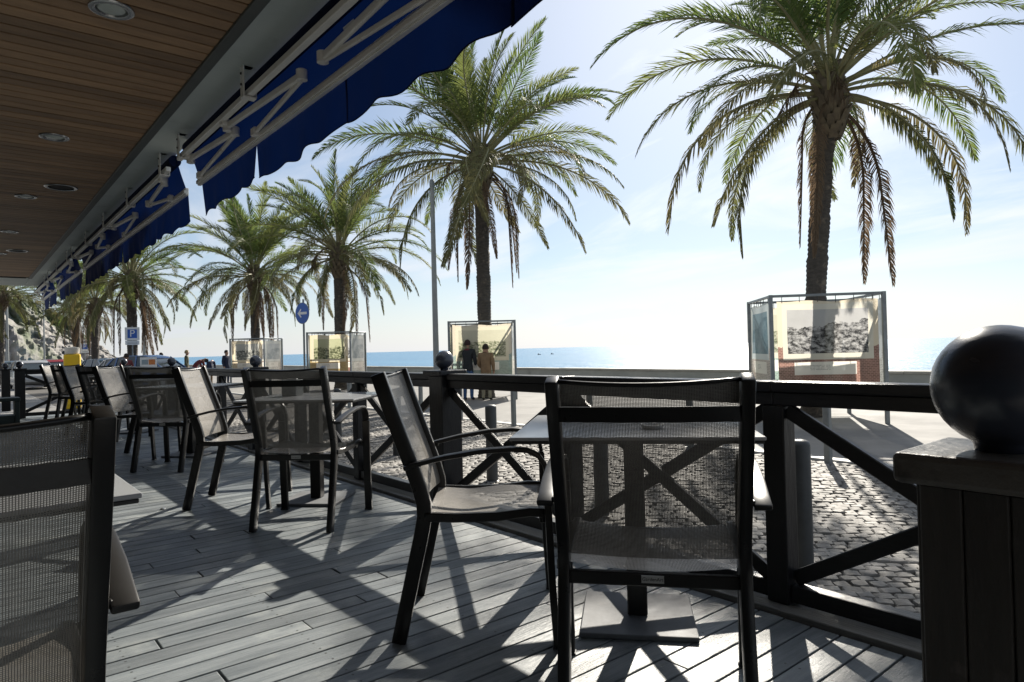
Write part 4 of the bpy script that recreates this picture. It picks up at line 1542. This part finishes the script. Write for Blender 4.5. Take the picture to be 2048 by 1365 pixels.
def make_car(name, loc, rz, paint, label, suv=0.0, scale=1.0):
    T = empty(name, loc, rz, label=label, cat='car', group='cars parked beyond the terrace')
    pm = mat('paint_' + name + str(len(bpy.data.materials)), paint, tuple(c * 0.92 for c in paint), 3, rough=0.22, coat=0.6, spec=0.5)
    zt = 1.45 + suv
    # body side profile (x, z low, z high, half width)
    st = [(-2.08, 0.45, 0.78, 0.66), (-2.02, 0.30, 0.95, 0.78), (-1.7, 0.22, 1.0, 0.86), (-0.9, 0.20, 0.98, 0.89), (0.2, 0.20, 0.96, 0.89),
          (0.95, 0.20, 0.93, 0.88), (1.55, 0.22, 0.84, 0.85), (1.95, 0.28, 0.72, 0.76), (2.10, 0.40, 0.60, 0.60)]
    b = MB()
    n = 10
    for (x, z0, z1, hw) in st:
        sec = [(-hw * 0.92, z0), (-hw, z0 + 0.12), (-hw, z0 + (z1 - z0) * 0.6), (-hw * 0.95, z1 - 0.05), (-hw * 0.84, z1), (hw * 0.84, z1), (hw * 0.95, z1 - 0.05), (hw, z0 + (z1 - z0) * 0.6), (hw, z0 + 0.12), (hw * 0.92, z0)]
        b.v += [(x, y, z) for y, z in sec]
    for i in range(len(st) - 1):
        for j in range(n):
            b.face((i * n + j, i * n + (j + 1) % n, (i + 1) * n + (j + 1) % n, (i + 1) * n + j))
    b.face(range(n))
    b.face(range((len(st) - 1) * n, len(st) * n))
    bo = b.build('body', pm, T, autosmooth=40)
    # glasshouse
    gh = [(-1.92, 0.97, 0.80), (-1.50, zt - 0.10, 0.66), (-0.9, zt - 0.02, 0.66), (0.0, zt - 0.02, 0.66), (0.35, zt - 0.08, 0.65), (1.12, 0.93, 0.80)]
    g = MB()
    for (x, z, hw) in gh:
        zb = 0.93
        g.v += [(x, -0.80, zb), (x, -hw, z), (x, hw, z), (x, 0.80, zb)]
    for i in range(len(gh) - 1):
        for j in range(3):
            g.face((i * 4 + j, i * 4 + j + 1, i * 4 + 5 + j, i * 4 + 4 + j))
    g.build('windows', M['glass'], T)
    rf = MB()
    rs = [(-1.62, zt - 0.135, 0.60), (-1.48, zt - 0.085, 0.655), (-0.9, zt, 0.655), (0.0, zt, 0.655), (0.36, zt - 0.065, 0.645), (0.46, zt - 0.125, 0.61)]
    for (x, z, hw) in rs:
        rf.v += [(x, -hw, z), (x, -hw * 0.6, z + 0.025), (x, hw * 0.6, z + 0.025), (x, hw, z), (x, hw, z - 0.02), (x, -hw, z - 0.02)]
    for i in range(len(rs) - 1):
        for j in range(6):
            rf.face((i * 6 + j, i * 6 + (j + 1) % 6, i * 6 + 6 + (j + 1) % 6, i * 6 + 6 + j))
    rf.face(range(6))
    rf.face(range((len(rs) - 1) * 6, len(rs) * 6))
    rf.build('roof', pm, T, autosmooth=40)
    for sg in (-1, 1):
        for (x0, z0, x1, z1) in ((1.13, 0.93, 0.40, zt - 0.08), (-0.28, 0.95, -0.30, zt - 0.02), (-1.9, 0.98, -1.5, zt - 0.09), (-1.35, 0.97, -1.28, zt - 0.05)):
            MB().bar((x0, sg * 0.81, z0), (x1, sg * 0.668, z1), 0.03, 0.07, (1, 0, 0)).build('pillar', pm, T)
        MB().box((0.86, sg * 0.97, 0.98), (0.12, 0.16, 0.12)).build('mirror', pm, T, bevel=0.03, seg=2)
        MB().box((1.93, sg * 0.58, 0.66), (0.16, 0.26, 0.10)).build('headlight', M['lens'], T, bevel=0.03)
        MB().box((-2.0, sg * 0.66, 0.86), (0.10, 0.18, 0.16)).build('tail_light', M['tail'], T, bevel=0.02)
        for x in (-1.30, 1.30):
            w = MB().tube([(x, sg * 0.70, 0.31), (x, sg * 0.90, 0.31)], 0.31, 24).build('wheel', M['rubber'], T, autosmooth=40)
            MB().tube([(x, sg * 0.89, 0.31), (x, sg * 0.912, 0.31)], 0.20, 16).build('hubcap', M['rim'], w, autosmooth=40)
    T.scale = (scale,) * 3
    return T


M['tail'] = mat('tail_red', (0.45, 0.02, 0.02), rough=0.3)
make_car('parked_car', (-34.6, 6.9, G), R(40), (0.035, 0.10, 0.26), 'dark blue car nosing right, behind the poster board', 0.10)
make_car('parked_car', (-44.0, 7.6, G), R(20), (0.40, 0.41, 0.42), 'white car with dark windows left of the dark blue car', 0.0)
make_car('parked_car', (-51.0, 7.4, G), R(16), (0.045, 0.075, 0.12), 'navy car between the yellow bin and the white car', 0.0)
make_car('parked_car', (-47.5, 4.4, G), R(8), (0.26, 0.02, 0.03), 'red car left of the yellow bin', 0.02)
make_car('parked_car', (-43.0, 2.9, G), R(4), (0.36, 0.37, 0.38), 'pale grey hatchback in front of the headland rocks', 0.0)
make_car('parked_car', (-60.0, 3.0, G), R(4), (0.03, 0.05, 0.05), 'black car farthest along the road by the headland', 0.0)

# ------------------------------------------------------------------ people
cloth_cache = {}


def cmat(c, r=0.85):
    if c not in cloth_cache:
        cloth_cache[c] = mat('garment_%d' % len(cloth_cache), c, tuple(x * 0.75 for x in c), 14, rough=r, bump=0.3, bscale=30)
    return cloth_cache[c]


def person(loc, rz, pose, cols, label, height=1.74, wide=1.0):
    """pose: overrides of joint positions (x right, y forward, z up, metres at height 1.74)"""
    J = {
        'pelvis': (0, 0, 0.95), 'waist': (0, 0, 1.08), 'chest': (0, 0.0, 1.28), 'upper': (0, 0.0, 1.40), 'neck': (0, 0.01, 1.50), 'head0': (0, 0.03, 1.57), 'head1': (0, 0.025, 1.66), 'head2': (0, 0.015, 1.71),
        'hipL': (-0.09, 0, 0.90), 'hipR': (0.09, 0, 0.90), 'kneeL': (-0.10, 0.02, 0.50), 'kneeR': (0.10, 0.02, 0.50), 'ankL': (-0.105, -0.02, 0.09), 'ankR': (0.105, -0.02, 0.09), 'toeL': (-0.125, 0.15, 0.035), 'toeR': (0.125, 0.15, 0.035),
        'shL': (-0.175, 0, 1.43), 'shR': (0.175, 0, 1.43), 'elL': (-0.235, -0.02, 1.15), 'elR': (0.235, -0.02, 1.15), 'wrL': (-0.235, 0.06, 0.92), 'wrR': (0.235, 0.06, 0.92), 'haL': (-0.225, 0.08, 0.84), 'haR': (0.225, 0.08, 0.84)}
    J.update(pose)
    RAD = {'pelvis': 0.145, 'waist': 0.14, 'chest': 0.155, 'upper': 0.145, 'neck': 0.060, 'head0': 0.085, 'head1': 0.100, 'head2': 0.070, 'hipL': 0.10, 'hipR': 0.10, 'kneeL': 0.068, 'kneeR': 0.068, 'ankL': 0.052, 'ankR': 0.052, 'toeL': 0.042, 'toeR': 0.042,
           'shL': 0.078, 'shR': 0.078, 'elL': 0.056, 'elR': 0.056, 'wrL': 0.040, 'wrR': 0.040, 'haL': 0.030, 'haR': 0.030}
    ED = [('pelvis', 'waist', 'top'), ('waist', 'chest', 'top'), ('chest', 'upper', 'top'), ('upper', 'neck', 'collar'), ('neck', 'head0', 'skin'), ('head0', 'head1', 'head'), ('head1', 'head2', 'head'),
          ('pelvis', 'hipL', 'leg'), ('pelvis', 'hipR', 'leg'), ('hipL', 'kneeL', 'leg'), ('hipR', 'kneeR', 'leg'), ('kneeL', 'ankL', 'leg'), ('kneeR', 'ankR', 'leg'), ('ankL', 'toeL', 'shoe'), ('ankR', 'toeR', 'shoe'),
          ('upper', 'shL', 'top'), ('upper', 'shR', 'top'), ('shL', 'elL', 'top'), ('shR', 'elR', 'top'), ('elL', 'wrL', 'top'), ('elR', 'wrR', 'top'), ('wrL', 'haL', 'skin'), ('wrR', 'haR', 'skin')]
    names = list(J)
    k = height / 1.74
    me = bpy.data.meshes.new('body_cage')
    me.from_pydata([Vector(J[n]) * k for n in names], [(names.index(a), names.index(b)) for a, b, _ in ED], [])
    ob = bpy.data.objects.new('body_cage', me)
    COL.objects.link(ob)
    ob.modifiers.new('Skin', 'SKIN')
    sk = me.skin_vertices[0].data
    for i, n in enumerate(names):
        r_ = RAD[n] * k * (wide if n in ('pelvis', 'waist', 'chest', 'upper', 'shL', 'shR', 'elL', 'elR') else 1)
        fl = 0.80 if n in ('pelvis', 'waist', 'chest', 'upper') else 1.0
        sk[i].radius = (r_, r_ * fl)
        sk[i].use_root = (n == 'pelvis')
    s2 = ob.modifiers.new('Sub', 'SUBSURF')
    s2.levels = 2
    s2.render_levels = 2
    dg = bpy.context.evaluated_depsgraph_get()
    bodym = bpy.data.meshes.new_from_object(ob.evaluated_get(dg))
    bpy.data.objects.remove(ob)
    parts = ['top', 'leg', 'shoe', 'skin', 'head', 'collar']
    bodym.materials.clear()
    for p in parts:
        bodym.materials.append(M['skin'] if p in ('skin', 'head') else cols[p] if p in cols else cols['top'])
    segs = [(Vector(J[a]) * k, Vector(J[b]) * k, t) for a, b, t in ED]
    for pl in bodym.polygons:
        c = pl.center
        best, bt = 9, 'top'
        for a, b, t in segs:
            ab = b - a
            u = max(0, min(1, (c - a).dot(ab) / ab.length_squared))
            d_ = (c - (a + ab * u)).length
            if d_ < best:
                best, bt = d_, t
        if bt == 'leg' and c.z > 0.86 * k and 'pelvis' not in pose:
            bt = 'top'
        pl.material_index = parts.index(bt)
        pl.use_smooth = True
    T = empty('person', loc, rz, label=label, cat='person')
    link('body', bodym, T)
    h1, h0 = Vector(J['head1']) * k, Vector(J['head0']) * k
    up = (Vector(J['head2']) - Vector(J['head0'])).normalized()
    fwd = (Vector((0, 1, 0)) - up * up.y).normalized()
    rt = fwd.cross(up)
    rot = Matrix((rt, fwd, up)).transposed()
    hr = MB()

    def hf(u, v):
        a, b_ = u * 2 * math.pi, v * math.pi * 0.62
        r_ = 0.112 * k * (1 + 0.04 * noise.noise(Vector((u * 9, v * 9, height))))
        p = Vector((math.sin(b_) * math.cos(a) * 0.92, math.sin(b_) * math.sin(a) * 1.05, math.cos(b_) * 1.12)) * r_
        if p.y > 0 and p.z < 0.05 * k:
            p.y *= 0.72
            p.x *= 0.9
        return h1 + rot @ (p + Vector((0, -0.008, 0.008)))
    hr.grid(20, 10, hf)
    hr.build('hair', cols['hair'], T, smooth=True)
    # face and ears
    f = MB()
    f.lathe([(0.004, -0.03), (0.014, -0.012), (0.010, 0.012), (0.003, 0.02)], 8)
    no = f.build('nose', M['skin'], T, smooth=True)
    no.location = h1 + rot @ Vector((0, 0.098 * k, -0.035 * k))
    for sg in (-1, 1):
        e = MB().lathe([(0.004, -0.03), (0.016, -0.01), (0.018, 0.012), (0.006, 0.03)], 8).build('ear', M['skin'], T, smooth=True)
        e.location = h1 + rot @ Vector((sg * 0.098 * k, 0.0, -0.02 * k))
        ey = MB().lathe([(0.003, -0.008), (0.009, 0.0), (0.003, 0.008)], 8).build('eye', M['ink'], T, smooth=True)
        ey.location = h1 + rot @ Vector((sg * 0.034 * k, 0.096 * k, -0.012 * k))
        ha, wr = Vector(J['haL' if sg < 0 else 'haR']) * k, Vector(J['wrL' if sg < 0 else 'wrR']) * k
        d_ = (ha - wr).normalized()
        sd = d_.cross(Vector((1, 0, 0)))
        sd = sd.normalized() if sd.length > 0.1 else Vector((0, 1, 0))
        fg = MB()
        for j in range(4):
            b0 = ha + sd * (0.017 * (j - 1.5))
            L = (0.062, 0.072, 0.068, 0.052)[j] * k
            fg.tube([b0 - d_ * 0.012, b0 + d_ * L * 0.55, b0 + d_ * L * 0.95 + Vector((-sg * 0.02, 0, 0))], [0.0085, 0.008, 0.006], 6)
        fg.tube([wr.lerp(ha, 0.55) - sd * 0.02, wr.lerp(ha, 0.9) - sd * 0.042, ha + d_ * 0.02 - sd * 0.048], [0.010, 0.009, 0.007], 6)
        fg.build('fingers', M['skin'], T, smooth=True)
    return T


blk, jeans, tan, khaki = cmat((0.022, 0.026, 0.028)), cmat((0.05, 0.11, 0.24)), cmat((0.25, 0.16, 0.085)), cmat((0.34, 0.30, 0.20))
shoe = cmat((0.03, 0.025, 0.02))
hb, hgrey, hblond = cmat((0.03, 0.02, 0.015)), cmat((0.06, 0.035, 0.035)), cmat((0.42, 0.32, 0.17))
wine, navy, olive, sand = cmat((0.16, 0.035, 0.04)), cmat((0.02, 0.03, 0.07)), cmat((0.09, 0.10, 0.06)), cmat((0.40, 0.36, 0.30))
cap = cmat((0.045, 0.02, 0.022))
wgt = {'wrR': (0.20, 0.10, 0.95), 'haR': (0.17, 0.13, 0.88)}
person((-15.50, 11.13, G), R(36), dict(wgt), {'top': blk, 'leg': jeans, 'shoe': shoe, 'hair': cap, 'collar': cmat((0.20, 0.02, 0.035))},
       'person in a black jacket, dark red scarf and blue jeans facing the photo banner', 1.70, 1.08)
person((-15.05, 11.43, G), R(40), {'elL': (-0.24, 0.02, 1.15), 'wrL': (-0.19, 0.16, 1.02), 'haL': (-0.15, 0.20, 0.98), 'ankR': (0.12, -0.05, 0.09), 'toeR': (0.14, 0.12, 0.035)},
       {'top': tan, 'leg': khaki, 'shoe': shoe, 'hair': hb, 'collar': tan}, 'person in a quilted tan coat and khaki trousers beside the black jacket', 1.56, 1.22)
bend = {'waist': (0, 0.06, 1.06), 'chest': (0, 0.22, 1.17), 'upper': (0, 0.34, 1.22), 'neck': (0, 0.43, 1.25), 'head0': (0, 0.50, 1.27), 'head1': (0, 0.57, 1.26), 'head2': (0, 0.61, 1.25),
        'shL': (-0.17, 0.33, 1.22), 'shR': (0.17, 0.33, 1.22), 'elL': (-0.19, 0.40, 0.96), 'elR': (0.19, 0.40, 0.96), 'wrL': (-0.12, 0.56, 0.82), 'wrR': (0.12, 0.56, 0.82), 'haL': (-0.10, 0.62, 0.78), 'haR': (0.10, 0.62, 0.78)}
person((-37.9, 9.15, G), R(-20), {}, {'top': olive, 'leg': jeans, 'shoe': shoe, 'hair': hblond, 'collar': olive}, 'fair-haired person in an olive top standing near the blue car', 1.76)
person((-36.75, 9.25, G), R(-38), dict(bend), {'top': wine, 'leg': navy, 'shoe': shoe, 'hair': hb, 'collar': wine}, 'person in a wine-red jacket bending forward by the sea wall', 1.74)
person((-36.0, 9.75, G), R(60), dict(bend), {'top': navy, 'leg': tan, 'shoe': shoe, 'hair': hb, 'collar': navy}, 'person in dark clothes stooping opposite the wine-red jacket', 1.62)
person((-35.45, 10.42, G), R(-60), {}, {'top': navy, 'leg': navy, 'shoe': shoe, 'hair': hb, 'collar': navy}, 'person in navy half hidden at the edge of the farthest photo box', 1.70, 1.1)
person((-38.6, 8.1, G), R(150), {}, {'top': blk, 'leg': jeans, 'shoe': shoe, 'hair': hb, 'collar': blk}, 'person of whom only a dark head shows beside the blue car', 1.66)
person((-30.0, 5.05, G), R(90), {}, {'top': wine, 'leg': blk, 'shoe': shoe, 'hair': hb, 'collar': wine}, 'person in dark red behind the far ball-topped posts', 1.60)

# ------------------------------------------------------------------ boats
for k, (x, y, a) in enumerate(((-366, 327, 20), (-369, 343, 65))):
    Bt = empty('small_boat', (x, y, -4.0), R(a), label=('tiny dark fishing boat far out on the sea, the longer of two' if k == 0 else 'tiny dark fishing boat far out on the sea, the shorter of two'), cat='boat', group='fishing boats on the sea')
    Bt.scale = (0.62,) * 3
    hl = MB()
    for (xx, w, z) in ((-1.9, 0.55, 0.55), (0, 0.8, 0.5), (1.2, 0.6, 0.65), (2.3 - 0.6 * k, 0.05, 0.95)):
        hl.v += [(xx, -w, z), (xx, -w * 0.5, -0.2), (xx, w * 0.5, -0.2), (xx, w, z)]
    for i in range(3):
        for j in range(4):
            hl.face((i * 4 + j, i * 4 + (j + 1) % 4, i * 4 + 4 + (j + 1) % 4, i * 4 + 4 + j))
    hl.face((0, 1, 2, 3))
    hl.build('hull', M['fence'], Bt)
    MB().box((-0.6, 0, 1.0), (1.0, 0.9, 1.1)).build('cabin', M['fence'], Bt, bevel=0.1)
